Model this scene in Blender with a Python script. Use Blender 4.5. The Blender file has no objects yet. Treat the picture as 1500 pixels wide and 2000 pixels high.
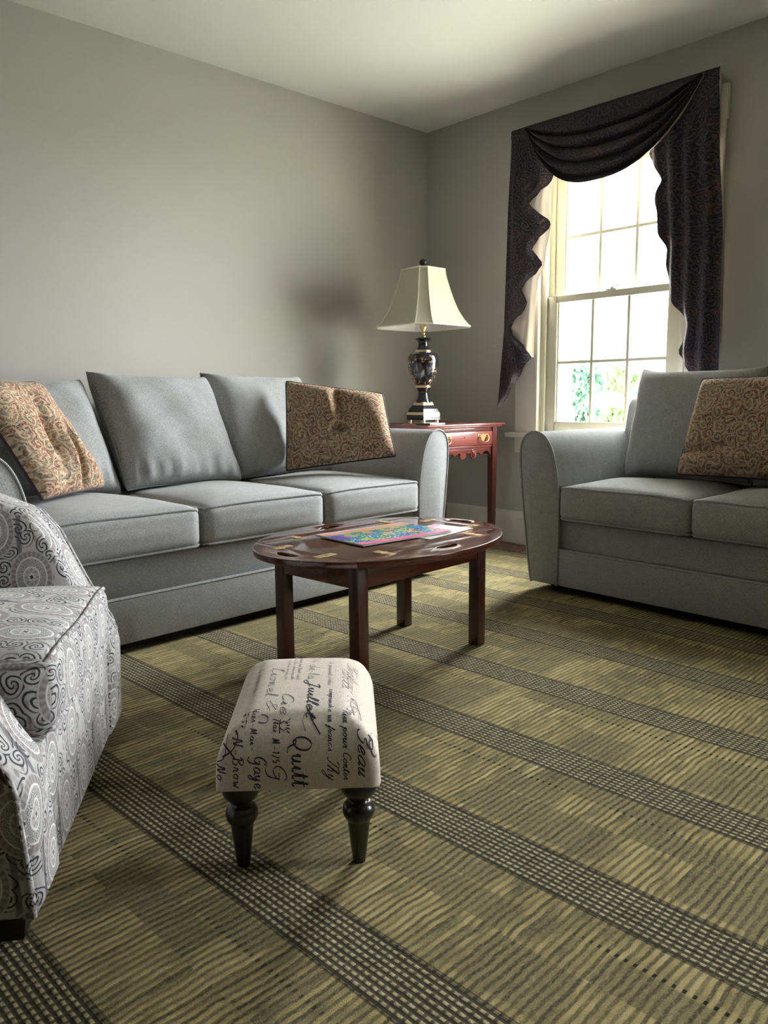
import bpy, bmesh, math, random
from mathutils import Vector, Matrix
from mathutils.bvhtree import BVHTree
random.seed(7)
S = bpy.context.scene
COL = S.collection
PI = math.pi
R = math.radians
sin, cos = math.sin, math.cos

# ------------------------------------------------------------------ camera
cam_d = bpy.data.cameras.new('camera')
cam_d.sensor_fit = 'VERTICAL'
cam_d.sensor_height = 36.0
cam_d.lens = 1539.7 / 2000 * 36.0
cam_d.clip_start = 0.02
cam = bpy.data.objects.new('camera', cam_d)
COL.objects.link(cam)
RT = Vector((0.73020066, -0.6831859, -0.00800194))
UP = Vector((0.10423237, 0.09981526, 0.98953147))
FW = Vector((0.67523523, 0.72339059, -0.14409525))
cam.matrix_world = Matrix(((RT.x, UP.x, -FW.x, 0), (RT.y, UP.y, -FW.y, 0), (RT.z, UP.z, -FW.z, 0.845), (0, 0, 0, 1)))
S.camera = cam

# ------------------------------------------------------------------ sky, exposure
world = bpy.data.worlds.new('overcast_sky')
S.world = world
world.use_nodes = True
bg = world.node_tree.nodes['Background']
bg.inputs[0].default_value = (0.95, 0.985, 1.0, 1)
bg.inputs[1].default_value = 8.0
S.view_settings.view_transform = 'Standard'
S.view_settings.look = 'None'
S.view_settings.exposure = 3.75
S.view_settings.gamma = 1.0
S.view_settings.use_curve_mapping = False
S.cycles.use_denoising = True
S.cycles.max_bounces = 10
S.cycles.diffuse_bounces = 7
S.cycles.transparent_max_bounces = 16
S.cycles.caustics_reflective = False
S.cycles.caustics_refractive = False
S.cycles.sample_clamp_indirect = 3.0
S.cycles.sample_clamp_direct = 0.3

XW, YW, ZC = 3.68, 3.53, 2.437       # window wall, sofa wall, ceiling
WT = 0.30                            # wall thickness
XB, YB = -4.6, -4.6                  # walls behind the camera
W1 = (1.83, 2.66, 0.64, 2.06)        # window opening y0,y1,z0,z1
W2 = (-1.55, -0.72, 0.64, 2.06)

def portal(y0, y1, z0, z1):
    l = bpy.data.lights.new('window_portal', 'AREA')
    l.shape = 'RECTANGLE'
    l.size = y1 - y0
    l.size_y = z1 - z0
    l.cycles.is_portal = True
    o = bpy.data.objects.new('window_portal', l)
    o.location = (XW + WT + 0.03, (y0 + y1) / 2, (z0 + z1) / 2)
    o.rotation_euler = (PI / 2, 0, PI / 2)
    COL.objects.link(o)
portal(*W1)
portal(*W2)

# ------------------------------------------------------------------ node helpers
class V:
    def __init__(s, nt, k): s.nt, s.k = nt, k
    def op(s, o, *a):
        n = s.nt.nodes.new('ShaderNodeMath'); n.operation = o
        for i, x in enumerate((s,) + a):
            if isinstance(x, V): s.nt.links.new(x.k, n.inputs[i])
            else: n.inputs[i].default_value = x
        return V(s.nt, n.outputs[0])
    def __add__(s, o): return s.op('ADD', o)
    __radd__ = __add__
    def __sub__(s, o): return s.op('SUBTRACT', o)
    def __rsub__(s, o): return s.op('MULTIPLY', -1).op('ADD', o)
    def __mul__(s, o): return s.op('MULTIPLY', o)
    __rmul__ = __mul__
    def __truediv__(s, o): return s.op('DIVIDE', o)
    def sin(s): return s.op('SINE')
    def cos(s): return s.op('COSINE')
    def abs(s): return s.op('ABSOLUTE')
    def frac(s): return s.op('FRACT')
    def floor(s): return s.op('FLOOR')
    def sqrt(s): return s.op('SQRT')
    def lt(s, o): return s.op('LESS_THAN', o)
    def gt(s, o): return s.op('GREATER_THAN', o)
    def mx(s, o): return s.op('MAXIMUM', o)
    def mn(s, o): return s.op('MINIMUM', o)
    def atan2(s, o): return s.op('ARCTAN2', o)
    def step(s, a, b):            # smooth 0->1 between a and b
        n = s.nt.nodes.new('ShaderNodeMapRange'); n.interpolation_type = 'SMOOTHSTEP'
        s.nt.links.new(s.k, n.inputs[0]); n.inputs[1].default_value = a; n.inputs[2].default_value = b
        return V(s.nt, n.outputs[0])
    def band(s, a, b, e=0.01):
        return s.step(a - e, a + e) * (1 - s.step(b - e, b + e))

class M:
    """small wrapper round one material's node tree"""
    def __init__(s, name):
        s.m = bpy.data.materials.new(name); s.m.use_nodes = True
        s.nt = s.m.node_tree
        s.b = s.nt.nodes['Principled BSDF']
        s.co = s.nt.nodes.new('ShaderNodeTexCoord')
    def xyz(s, out='Object'):
        n = s.nt.nodes.new('ShaderNodeSeparateXYZ'); s.nt.links.new(s.co.outputs[out], n.inputs[0])
        return [V(s.nt, n.outputs[i]) for i in range(3)]
    def vec(s, x, y, z=0.0):
        n = s.nt.nodes.new('ShaderNodeCombineXYZ')
        for i, a in enumerate((x, y, z)):
            if isinstance(a, V): s.nt.links.new(a.k, n.inputs[i])
            else: n.inputs[i].default_value = a
        return n.outputs[0]
    def noise(s, vec, scale=1.0, detail=3.0, rough=0.5, color=False):
        n = s.nt.nodes.new('ShaderNodeTexNoise'); s.nt.links.new(vec, n.inputs['Vector'])
        n.inputs['Scale'].default_value = scale; n.inputs['Detail'].default_value = detail; n.inputs['Roughness'].default_value = rough
        return n.outputs['Color'] if color else V(s.nt, n.outputs[0])
    def white(s, vec):
        n = s.nt.nodes.new('ShaderNodeTexWhiteNoise'); s.nt.links.new(vec, n.inputs['Vector'])
        return V(s.nt, n.outputs['Value'])
    def voro(s, x, y, rnd=0.8):
        """distance, local dx, dy, and two random numbers of the cell"""
        n = s.nt.nodes.new('ShaderNodeTexVoronoi'); n.voronoi_dimensions = '2D'
        n.inputs['Scale'].default_value = 1.0; n.inputs['Randomness'].default_value = rnd
        s.nt.links.new(s.vec(x, y), n.inputs['Vector'])
        p = s.nt.nodes.new('ShaderNodeSeparateXYZ'); s.nt.links.new(n.outputs['Position'], p.inputs[0])
        c = s.nt.nodes.new('ShaderNodeSeparateXYZ'); s.nt.links.new(n.outputs['Color'], c.inputs[0])
        return (V(s.nt, n.outputs['Distance']), x - V(s.nt, p.outputs[0]), y - V(s.nt, p.outputs[1]),
                V(s.nt, c.outputs[0]), V(s.nt, c.outputs[1]))
    def mix(s, f, a, b):
        n = s.nt.nodes.new('ShaderNodeMix'); n.data_type = 'RGBA'
        for i, x in ((0, f), (6, a), (7, b)):
            if isinstance(x, V): s.nt.links.new(x.k, n.inputs[i])
            elif isinstance(x, (tuple, list)): n.inputs[i].default_value = (*x[:3], 1)
            elif isinstance(x, (int, float)): n.inputs[i].default_value = x
            else: s.nt.links.new(x, n.inputs[i])
        return n.outputs[2]
    def ramp(s, f, stops):
        n = s.nt.nodes.new('ShaderNodeValToRGB'); s.nt.links.new(f.k, n.inputs[0])
        el = n.color_ramp.elements
        while len(el) < len(stops): el.new(0.5)
        for e, (p, c) in zip(el, stops): e.position = p; e.color = (*c, 1)
        return n.outputs[0]
    def color(s, c):
        if isinstance(c, (tuple, list)): s.b.inputs['Base Color'].default_value = (*c[:3], 1)
        else: s.nt.links.new(c, s.b.inputs['Base Color'])
        return s
    def set(s, rough=0.6, spec=0.5, metal=0.0, coat=0.0, sheen=0.0, coat_rough=0.1):
        s.b.inputs['Roughness'].default_value = rough; s.b.inputs['Specular IOR Level'].default_value = spec
        s.b.inputs['Metallic'].default_value = metal; s.b.inputs['Coat Weight'].default_value = coat
        s.b.inputs['Coat Roughness'].default_value = coat_rough
        s.b.inputs['Sheen Weight'].default_value = sheen
        return s
    def bump(s, h, strength=0.3, dist=0.002):
        n = s.nt.nodes.new('ShaderNodeBump'); n.inputs['Strength'].default_value = strength
        n.inputs['Distance'].default_value = dist
        s.nt.links.new(h.k, n.inputs['Height']); s.nt.links.new(n.outputs[0], s.b.inputs['Normal'])
        return s

def plain(name, col, rough=0.6, spec=0.5, metal=0.0, coat=0.0, var=0.06, scale=12.0, bump=0.0, bscale=150.0):
    m = M(name)
    o = m.co.outputs['Object']
    n = m.noise(o, scale, 3)
    m.color(m.mix(n, [c * (1 - var) for c in col], [min(1, c * (1 + var)) for c in col])).set(rough, spec, metal, coat)
    if bump: m.bump(m.noise(o, bscale, 2), bump, 0.001)
    return m.m

def wood(name, dark, light, axis=0, rough=0.3, coat=0.4):
    m = M(name)
    x, y, z = m.xyz()
    c = [x, y, z]
    s = [c[i] * (1.6 if i == axis else 26.0) for i in range(3)]
    w = m.noise(m.vec(*s), 1.0, 5, 0.6)
    f = m.noise(m.vec(*[c[i] * (12 if i == axis else 240.0) for i in range(3)]), 1.0, 2)
    m.color(m.ramp(w * 0.75 + f * 0.25, [(0.3, dark), (0.7, light)])).set(rough, 0.5, 0, coat)
    return m.m

def tweed():
    m = M('grey_tweed')
    x, y, z = m.xyz('UV')
    a = m.noise(m.vec(x * 900, y * 160), 1, 2)
    b = m.noise(m.vec(x * 160, y * 900), 1, 2)
    big = m.noise(m.vec(x * 30, y * 30), 1, 3)
    t = a * 0.45 + b * 0.45 + big * 0.10
    m.color(m.ramp(t, [(0.37, (0.165, 0.168, 0.172)), (0.5, (0.30, 0.303, 0.307)), (0.63, (0.46, 0.463, 0.47))])).set(0.9, 0.15, sheen=0.15)
    m.bump(t, 0.35, 0.0012)
    return m.m

def paisley(name, sc, pal, line, line_amt=1.0, ringk=17.0):
    """curling teardrop print; pal = five ground colours, line = the curl colour"""
    m = M(name)
    x, y, z = m.xyz('UV')
    wx = m.noise(m.vec(x * sc * 0.6, y * sc * 0.6), 1, 2)
    wy = m.noise(m.vec(x * sc * 0.6 + 31.7, y * sc * 0.6 + 11.1), 1, 2)
    px, py = x * sc + wx * 1.5, y * sc + wy * 1.5
    d, dx, dy, c1, c2 = m.voro(px, py, 0.9)
    ang = dy.atan2(dx)
    sp = (d * ringk + ang * 1.0 + c1 * 6.28).sin()
    d2, ex, ey, e1, e2 = m.voro(px * 3.1, py * 3.1, 1.0)
    sp2 = (d2 * 11 + ey.atan2(ex) * 1.0 + e1 * 6.28).sin()
    ground = m.ramp(c2 * 0.55 + e2 * 0.45, [(0.0, pal[0]), (0.3, pal[1]), (0.5, pal[2]), (0.7, pal[3]), (1.0, pal[4])])
    c = m.mix(sp.step(0.15, 0.6) * 0.75 * line_amt, ground, line)
    c = m.mix(sp2.step(0.35, 0.75) * 0.45 * line_amt, c, line)
    c = m.mix(sp2.step(-0.95, -0.75) * -0.5 + 0.5, c, pal[0])
    f = m.noise(m.vec(x * 700, y * 700), 1, 2)
    c = m.mix(f.step(0.35, 0.75) * 0.35, c, [k * 0.55 for k in line])
    m.color(c).set(0.85, 0.15, sheen=0.05)
    m.bump(f, 0.3, 0.0012)
    return m.m

def damask():
    m = M('grey_medallion_damask')
    x, y, z = m.xyz('UV')
    a, b = 0.155, 0.22
    def cell(ox, oy):
        u = ((x / a + ox).frac() - 0.5) * a
        v = ((y / b + oy).frac() - 0.5) * b
        rr = ((u / 0.040) * (u / 0.040) + (v / 0.055) * (v / 0.055)).sqrt()
        return u, v, rr
    u1, v1, r1 = cell(0.0, 0.0)
    u2, v2, r2 = cell(0.5, 0.5)
    s = r1.lt(r2)
    u = u1 * s + u2 * (1 - s); v = v1 * s + v2 * (1 - s); r = r1.mn(r2)
    ang = v.atan2(u * 1.35)
    bgc, mid, dark, pale = (0.46, 0.45, 0.455), (0.24, 0.21, 0.21), (0.032, 0.032, 0.042), (0.72, 0.71, 0.70)
    # scrolling vines between the medallions
    wx = m.noise(m.vec(x * 14, y * 14), 1, 1)
    d, dx, dy, c1, c2 = m.voro(x * 23 + wx * 0.8, y * 23 + wx * 0.8, 0.75)
    side = c1.gt(0.5) * 2 - 1
    spiral = (d * 15 + dy.atan2(dx) * side + c2 * 6.28).sin()
    vine = (1 - spiral.abs().step(0.42, 0.66)) * (1 - d.step(0.42, 0.62))
    stem = 1 - ((x / a * 6.2832 * 1.0).sin() * 0.045 + (y / b * 2).frac() * 0 + ((x / a + 0.25).frac() - 0.5) * 0.35).abs().step(0.012, 0.024)
    tex = m.noise(m.vec(x * 160, y * 160), 1, 2)
    c = m.mix(tex.step(0.45, 0.7) * 0.35, bgc, pale)
    d4, gx, gy, g1, g3 = m.voro(x * 62, y * 34, 0.9)
    flk = (0.24 - d4).step(-0.04, 0.04) * g1.gt(0.45)
    c = m.mix(flk * r.step(1.12, 1.2) * 0.8, c, mid)
    c = m.mix(vine.mx(stem * 0.7) * r.step(1.12, 1.2), c, dark)
    # the medallion
    inside = 1 - r.step(1.14, 1.18)
    c = m.mix(inside, c, bgc)
    c = m.mix(r.band(0.86, 1.10, 0.02) * ((ang * 26).sin() * 0.3 + 0.75), c, mid)
    c = m.mix(r.band(0.80, 0.85, 0.015), c, pale)
    d3, fx, fy, f1, f2 = m.voro(x * 95, y * 95, 0.9)
    fil = 1 - (d3 * 9 + fy.atan2(fx)).sin().abs().step(0.25, 0.55)
    c = m.mix(fil * r.band(0.46, 0.78, 0.02) * 0.9, c, dark)
    c = m.mix(r.band(0.40, 0.46, 0.02), c, pale)
    pet = ((ang * 8).cos() * 0.12 + 0.27)
    c = m.mix((pet - r).step(-0.02, 0.02) * 0.75, c, mid)
    c = m.mix((pet * 0.62 - r).step(-0.02, 0.02), c, pale)
    c = m.mix((0.09 - r).step(-0.02, 0.02), c, dark)
    f = m.noise(m.vec(x * 800, y * 800), 1, 2)
    c = m.mix(f.step(0.4, 0.8) * 0.3, c, [0.2, 0.2, 0.21])
    m.color(c).set(0.85, 0.2, sheen=0.1)
    m.bump(f, 0.3, 0.001)
    return m.m

def rug_material():
    m = M('woven_olive_rug')
    x, y, z = m.xyz()
    P, H = 0.3885, 0.056
    wob = m.noise(m.vec(x * 4.5, y * 4.5), 1, 2) * 0.016 + m.noise(m.vec(x * 22, y * 12), 1, 2) * 0.008
    yr = y + wob
    ph = yr / 0.0150
    rib = (ph * 6.2832).sin()
    ri = ph.floor()
    k = ((x - 0.711) / P + 0.5)
    loc = (k.frac() - 0.5) * P                 # distance from the nearest band centre
    ki = k.floor()
    ed = loc.abs()
    # pile colours: every rib broken into lengths of its own shade
    seg = m.noise(m.vec(x * 9, ri * 3.7, ki), 1, 2, 0.6)
    patch = m.noise(m.vec(x * 3.2, y * 3.2), 1, 3)
    fine = m.noise(m.vec(x * 420, y * 420), 1, 3, 0.7)
    fleck = m.noise(m.vec(x * 120, y * 260), 1, 2)
    base = m.ramp(seg * 0.7 + patch * 0.3, [(0.28, (0.09, 0.085, 0.046)), (0.42, (0.24, 0.205, 0.105)), (0.54, (0.43, 0.345, 0.165)), (0.66, (0.56, 0.46, 0.25)), (0.78, (0.30, 0.285, 0.18))])
    # darker oblong blocks on one half of each field
    blk = m.white(m.vec(((y + wob * 0.5) / 0.155).floor(), ki))
    blk2 = m.white(m.vec(((y + wob * 0.5 + 0.07) / 0.155).floor(), ki, 5.0))
    right = loc.band(0.075, 0.19, 0.004) + loc.band(-0.2, -0.122, 0.004)
    left = loc.band(-0.118, -0.062, 0.004)
    dk = (blk.gt(0.5) * right).mx(blk2.gt(0.62) * left)
    base = m.mix(dk * (seg.step(0.25, 0.6)) * 0.55, base, (0.095, 0.095, 0.06))
    base = m.mix((1 - rib.step(-0.9, 0.6)) * (m.white(m.vec(ri, ki)) * 0.35 + seg * 0.5 + 0.25), base, (0.048, 0.043, 0.022))
    base = m.mix(fleck.step(0.42, 0.75) * 0.35, base, (0.46, 0.41, 0.26))
    # a row of black dots in each field
    dots = (loc + 0.1165).abs().lt(0.0042) * (1 - rib.step(-0.7, -0.2)) * m.noise(m.vec(y * 2.5, ki * 3.1), 1, 1).step(0.42, 0.55) * 0.9
    base = m.mix(dots, base, (0.012, 0.011, 0.009))
    # the dark woven bands: cream dashes crossed by black lines
    line = ((loc + wob * 0.12) / 0.0124 * 6.2832).cos()
    inband = 1 - ed.step(H - 0.001, H + 0.002)
    cream = m.mix(fine.step(0.3, 0.7) * 0.5, (0.60, 0.53, 0.34), (0.36, 0.31, 0.18))
    drk = (1 - rib.step(-0.75, 0.1)) * 0.74
    wv = line.step(-0.45, 0.2)
    str_ = m.noise(m.vec(y * 3.0, (loc / 0.0124 + 0.5).floor(), ki), 1, 1)* 0.25 + 0.74
    cream = m.mix(m.white(m.vec(ri, (loc / 0.0124 + 0.5).floor(), ki)) * 0.55, cream, (0.17, 0.145, 0.08))
    bandc = m.mix(drk.mx(wv * str_), cream, (0.014, 0.012, 0.010))
    base = m.mix(inband, base, bandc)
    base = m.mix(ed.band(H - 0.004, H + 0.004, 0.001) * 0.6, base, (0.014, 0.012, 0.010))
    base = m.mix(fine.step(0.35, 0.65) * 0.22, base, (0.04, 0.038, 0.022))
    m.color(base).set(0.95, 0.04)
    m.bump(rib * 0.5 + fine * 0.9 - inband * line * 0.3, 0.55, 0.0035)
    return m.m

def leaf_mat(name, col):
    return plain(name, col, 0.6, 0.3, var=0.35, scale=3.0)

def glass_mat():
    m = bpy.data.materials.new('window_glass'); m.use_nodes = True
    nt = m.node_tree; nt.nodes.remove(nt.nodes['Principled BSDF'])
    t = nt.nodes.new('ShaderNodeBsdfTransparent'); g = nt.nodes.new('ShaderNodeBsdfGlossy')
    g.inputs['Roughness'].default_value = 0.02
    mx = nt.nodes.new('ShaderNodeMixShader'); mx.inputs[0].default_value = 0.06
    nt.links.new(t.outputs[0], mx.inputs[1]); nt.links.new(g.outputs[0], mx.inputs[2])
    nt.links.new(mx.outputs[0], nt.nodes['Material Output'].inputs[0])
    return m

def fabric_plain(name, col, scale=500, var=0.12, trans=0.0, bump=0.2):
    m = M(name)
    x, y, z = m.xyz('UV')
    a = m.noise(m.vec(x * scale, y * scale * 0.2), 1, 2) * 0.5 + m.noise(m.vec(x * scale * 0.2, y * scale), 1, 2) * 0.5
    m.color(m.mix(a.step(0.3, 0.7), [c * (1 - var) for c in col], [c * (1 + var) for c in col])).set(0.85, 0.2)
    m.bump(a, bump, 0.001)
    if trans:
        nt = m.nt
        t = nt.nodes.new('ShaderNodeBsdfTranslucent'); t.inputs[0].default_value = (*col, 1)
        mx = nt.nodes.new('ShaderNodeMixShader'); mx.inputs[0].default_value = trans
        nt.links.new(m.b.outputs[0], mx.inputs[1]); nt.links.new(t.outputs[0], mx.inputs[2])
        nt.links.new(mx.outputs[0], nt.nodes['Material Output'].inputs[0])
    return m.m

MT = {}
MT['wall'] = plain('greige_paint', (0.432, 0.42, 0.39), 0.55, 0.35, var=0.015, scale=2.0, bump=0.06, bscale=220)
MT['wall_far'] = plain('low_bounce_taupe_paint', (0.13, 0.12, 0.11), 0.6, 0.3, var=0.02, scale=2.0)  # unseen walls; colour set dark so less fill light bounces back
MT['ceil'] = plain('ceiling_paint', (0.66, 0.655, 0.625), 0.8, 0.2, var=0.012, scale=2.0, bump=0.05, bscale=120)
MT['trim'] = plain('cream_trim_paint', (0.64, 0.62, 0.55), 0.35, 0.5, var=0.02)
MT['vinyl'] = plain('cream_sash_vinyl', (0.50, 0.48, 0.38), 0.35, 0.5, var=0.02)
MT['plank'] = wood('red_oak_floor', (0.10, 0.035, 0.016), (0.22, 0.085, 0.04), 1, 0.35, 0.2)
MT['rug'] = rug_material()
MT['binding'] = fabric_plain('rug_binding', (0.16, 0.15, 0.085))
MT['tweed'] = tweed()
MT['under'] = plain('black_dust_cloth', (0.012, 0.012, 0.012), 0.9, 0.1)
MT['black_foot'] = plain('black_wood_foot', (0.008, 0.007, 0.006), 0.4, 0.4)
MT['damask'] = damask()
MT['pillow'] = paisley('ochre_paisley', 21, [(0.045, 0.028, 0.026), (0.20, 0.060, 0.045), (0.31, 0.19, 0.105), (0.095, 0.095, 0.075), (0.26, 0.115, 0.07)], (0.58, 0.45, 0.31))
MT['pipe'] = plain('dark_plum_piping', (0.045, 0.03, 0.04), 0.7, 0.2)
MT['drape'] = paisley('navy_paisley', 19, [(0.008, 0.010, 0.024), (0.013, 0.016, 0.038), (0.025, 0.016, 0.030), (0.012, 0.017, 0.040), (0.105, 0.028, 0.026)], (0.120, 0.094, 0.088), 0.7, 20.0)
MT['lining'] = fabric_plain('cream_lining', (0.52, 0.45, 0.40), 400, 0.04, trans=0.04, bump=0.05)
MT['mahog'] = wood('red_mahogany', (0.055, 0.010, 0.008), (0.20, 0.045, 0.032), 0, 0.28, 0.6)
MT['mahog_leg'] = wood('red_mahogany_upright', (0.045, 0.008, 0.007), (0.12, 0.028, 0.02), 2, 0.3, 0.5)
MT['walnut'] = wood('dark_cherry_top', (0.030, 0.006, 0.004), (0.130, 0.028, 0.015), 0, 0.2, 0.7)
MT['walnut_leg'] = wood('dark_cherry_leg', (0.022, 0.004, 0.003), (0.075, 0.014, 0.008), 2, 0.3, 0.5)
MT['brass'] = plain('aged_brass', (0.62, 0.47, 0.24), 0.35, 0.5, 1.0, var=0.12, scale=60)
MT['brass_hinge'] = plain('satin_brass_plate', (0.55, 0.42, 0.22), 0.42, 0.5, 0.85, var=0.2, scale=70)
MT['gold'] = plain('gilt_band', (0.70, 0.55, 0.33), 0.3, 0.5, 1.0, var=0.1, scale=40)
MT['lacquer'] = plain('black_lacquer', (0.008, 0.008, 0.012), 0.22, 0.45, 0, 0.25)
MT['blackplastic'] = plain('black_plastic', (0.01, 0.01, 0.01), 0.35, 0.5)
MT['shade'] = fabric_plain('cream_shade_cloth', (0.62, 0.59, 0.48), 300, 0.04, trans=0.25, bump=0.08)
MT['shade_trim'] = fabric_plain('cream_shade_trim', (0.80, 0.76, 0.62), 300, 0.04)
MT['linen'] = fabric_plain('natural_linen', (0.67, 0.60, 0.53), 420, 0.14)
MT['ink'] = plain('script_ink', (0.055, 0.045, 0.075), 0.85, 0.1, var=0.3, scale=40)
MT['ink_pale'] = plain('faded_script_ink', (0.25, 0.215, 0.20), 0.85, 0.1, var=0.2, scale=40)
MT['blackleg'] = plain('black_satin_paint', (0.010, 0.009, 0.008), 0.28, 0.5, 0, 0.25)
MT['glass'] = glass_mat()
MT['metal'] = plain('sash_lock_metal', (0.5, 0.49, 0.45), 0.35, 0.5, 0.8)
MT['lawn'] = plain('bright_ground', (0.40, 0.41, 0.33), 0.9, 0.1, var=0.3, scale=0.8)
MT['bark'] = plain('bark', (0.09, 0.07, 0.05), 0.9, 0.1)

def vase_mat():
    m = M('black_gilt_floral_lacquer')
    x, y, z = m.xyz()
    ang = y.atan2(x)
    d, dx, dy, c1, c2 = m.voro(ang * 4.2, z * 62, 0.85)
    pet = (dy.atan2(dx) * 5 + c1 * 6).cos() * 0.10 + 0.27
    fl = (pet - d).step(-0.02, 0.02) * c2.gt(0.45)
    reg = m.noise(m.vec(ang * 1.3, z * 14), 1, 1).step(0.46, 0.54)
    d2, ex, ey, e1, e2 = m.voro(ang * 11, z * 150, 1.0)
    lf = (0.26 - d2).step(-0.03, 0.03) * e1.gt(0.55)
    n = m.noise(m.vec(ang * 6, z * 90), 1, 1)
    gold = m.ramp(n, [(0.35, (0.42, 0.24, 0.10)), (0.65, (0.62, 0.50, 0.27))])
    mask = fl.mx(lf * 0.7) * reg * z.band(0.205, 0.365, 0.01)
    m.color(m.mix(mask, (0.008, 0.008, 0.013), gold)).set(0.15, 0.6, 0, 0.8)
    return m.m
MT['vase'] = vase_mat()

def art_mat(name, kind):
    m = M(name)
    x, y, z = m.xyz()
    n1 = m.noise(m.vec(x * 16, y * 16), 1, 3)
    d, dx, dy, c1, c2 = m.voro(x * 42 + n1 * 2, y * 42 + n1 * 2, 1.0)
    if kind == 0:
        art = m.ramp(c1 * 0.45 + n1 * 0.6, [(0.25, (0.02, 0.10, 0.42)), (0.42, (0.03, 0.30, 0.62)), (0.5, (0.02, 0.22, 0.16)), (0.6, (0.28, 0.50, 0.08)), (0.72, (0.62, 0.18, 0.30)), (0.85, (0.75, 0.55, 0.12))])
        w = m.noise(m.vec(x * 120, y * 90), 1, 2).step(0.56, 0.64)
        art = m.mix(w * y.band(-0.10, 0.02, 0.03), art, (0.85, 0.87, 0.88))
        top = m.ramp(m.noise(m.vec(x * 9, y * 25), 1, 2), [(0.3, (0.35, 0.55, 0.08)), (0.5, (0.70, 0.30, 0.25)), (0.7, (0.75, 0.45, 0.50))])
        art = m.mix(y.step(0.055, 0.085), art, top)
        art = m.mix((x * -1).step(0.12, 0.16) * y.band(-0.02, 0.07, 0.02), art, (0.12, 0.08, 0.42))
        art = m.mix((y * -1).step(0.085, 0.092), art, (0.80, 0.22, 0.42))
        edge = x.abs().step(0.186, 0.188).mx(y.step(0.118, 0.12))
        art = m.mix(edge, art, (0.85, 0.85, 0.84))
    else:
        art = m.ramp(n1, [(0.4, (0.72, 0.72, 0.73)), (0.6, (0.86, 0.86, 0.86))])
        art = m.mix(m.noise(m.vec(x * 60, y * 14), 1, 2).step(0.6, 0.66) * 0.5, art, (0.35, 0.35, 0.40))
        art = m.mix(y.band(0.045, 0.075, 0.004), art, (0.80, 0.30, 0.48))
    m.color(art).set(0.25, 0.5, 0, 0.3)
    return m.m

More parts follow.
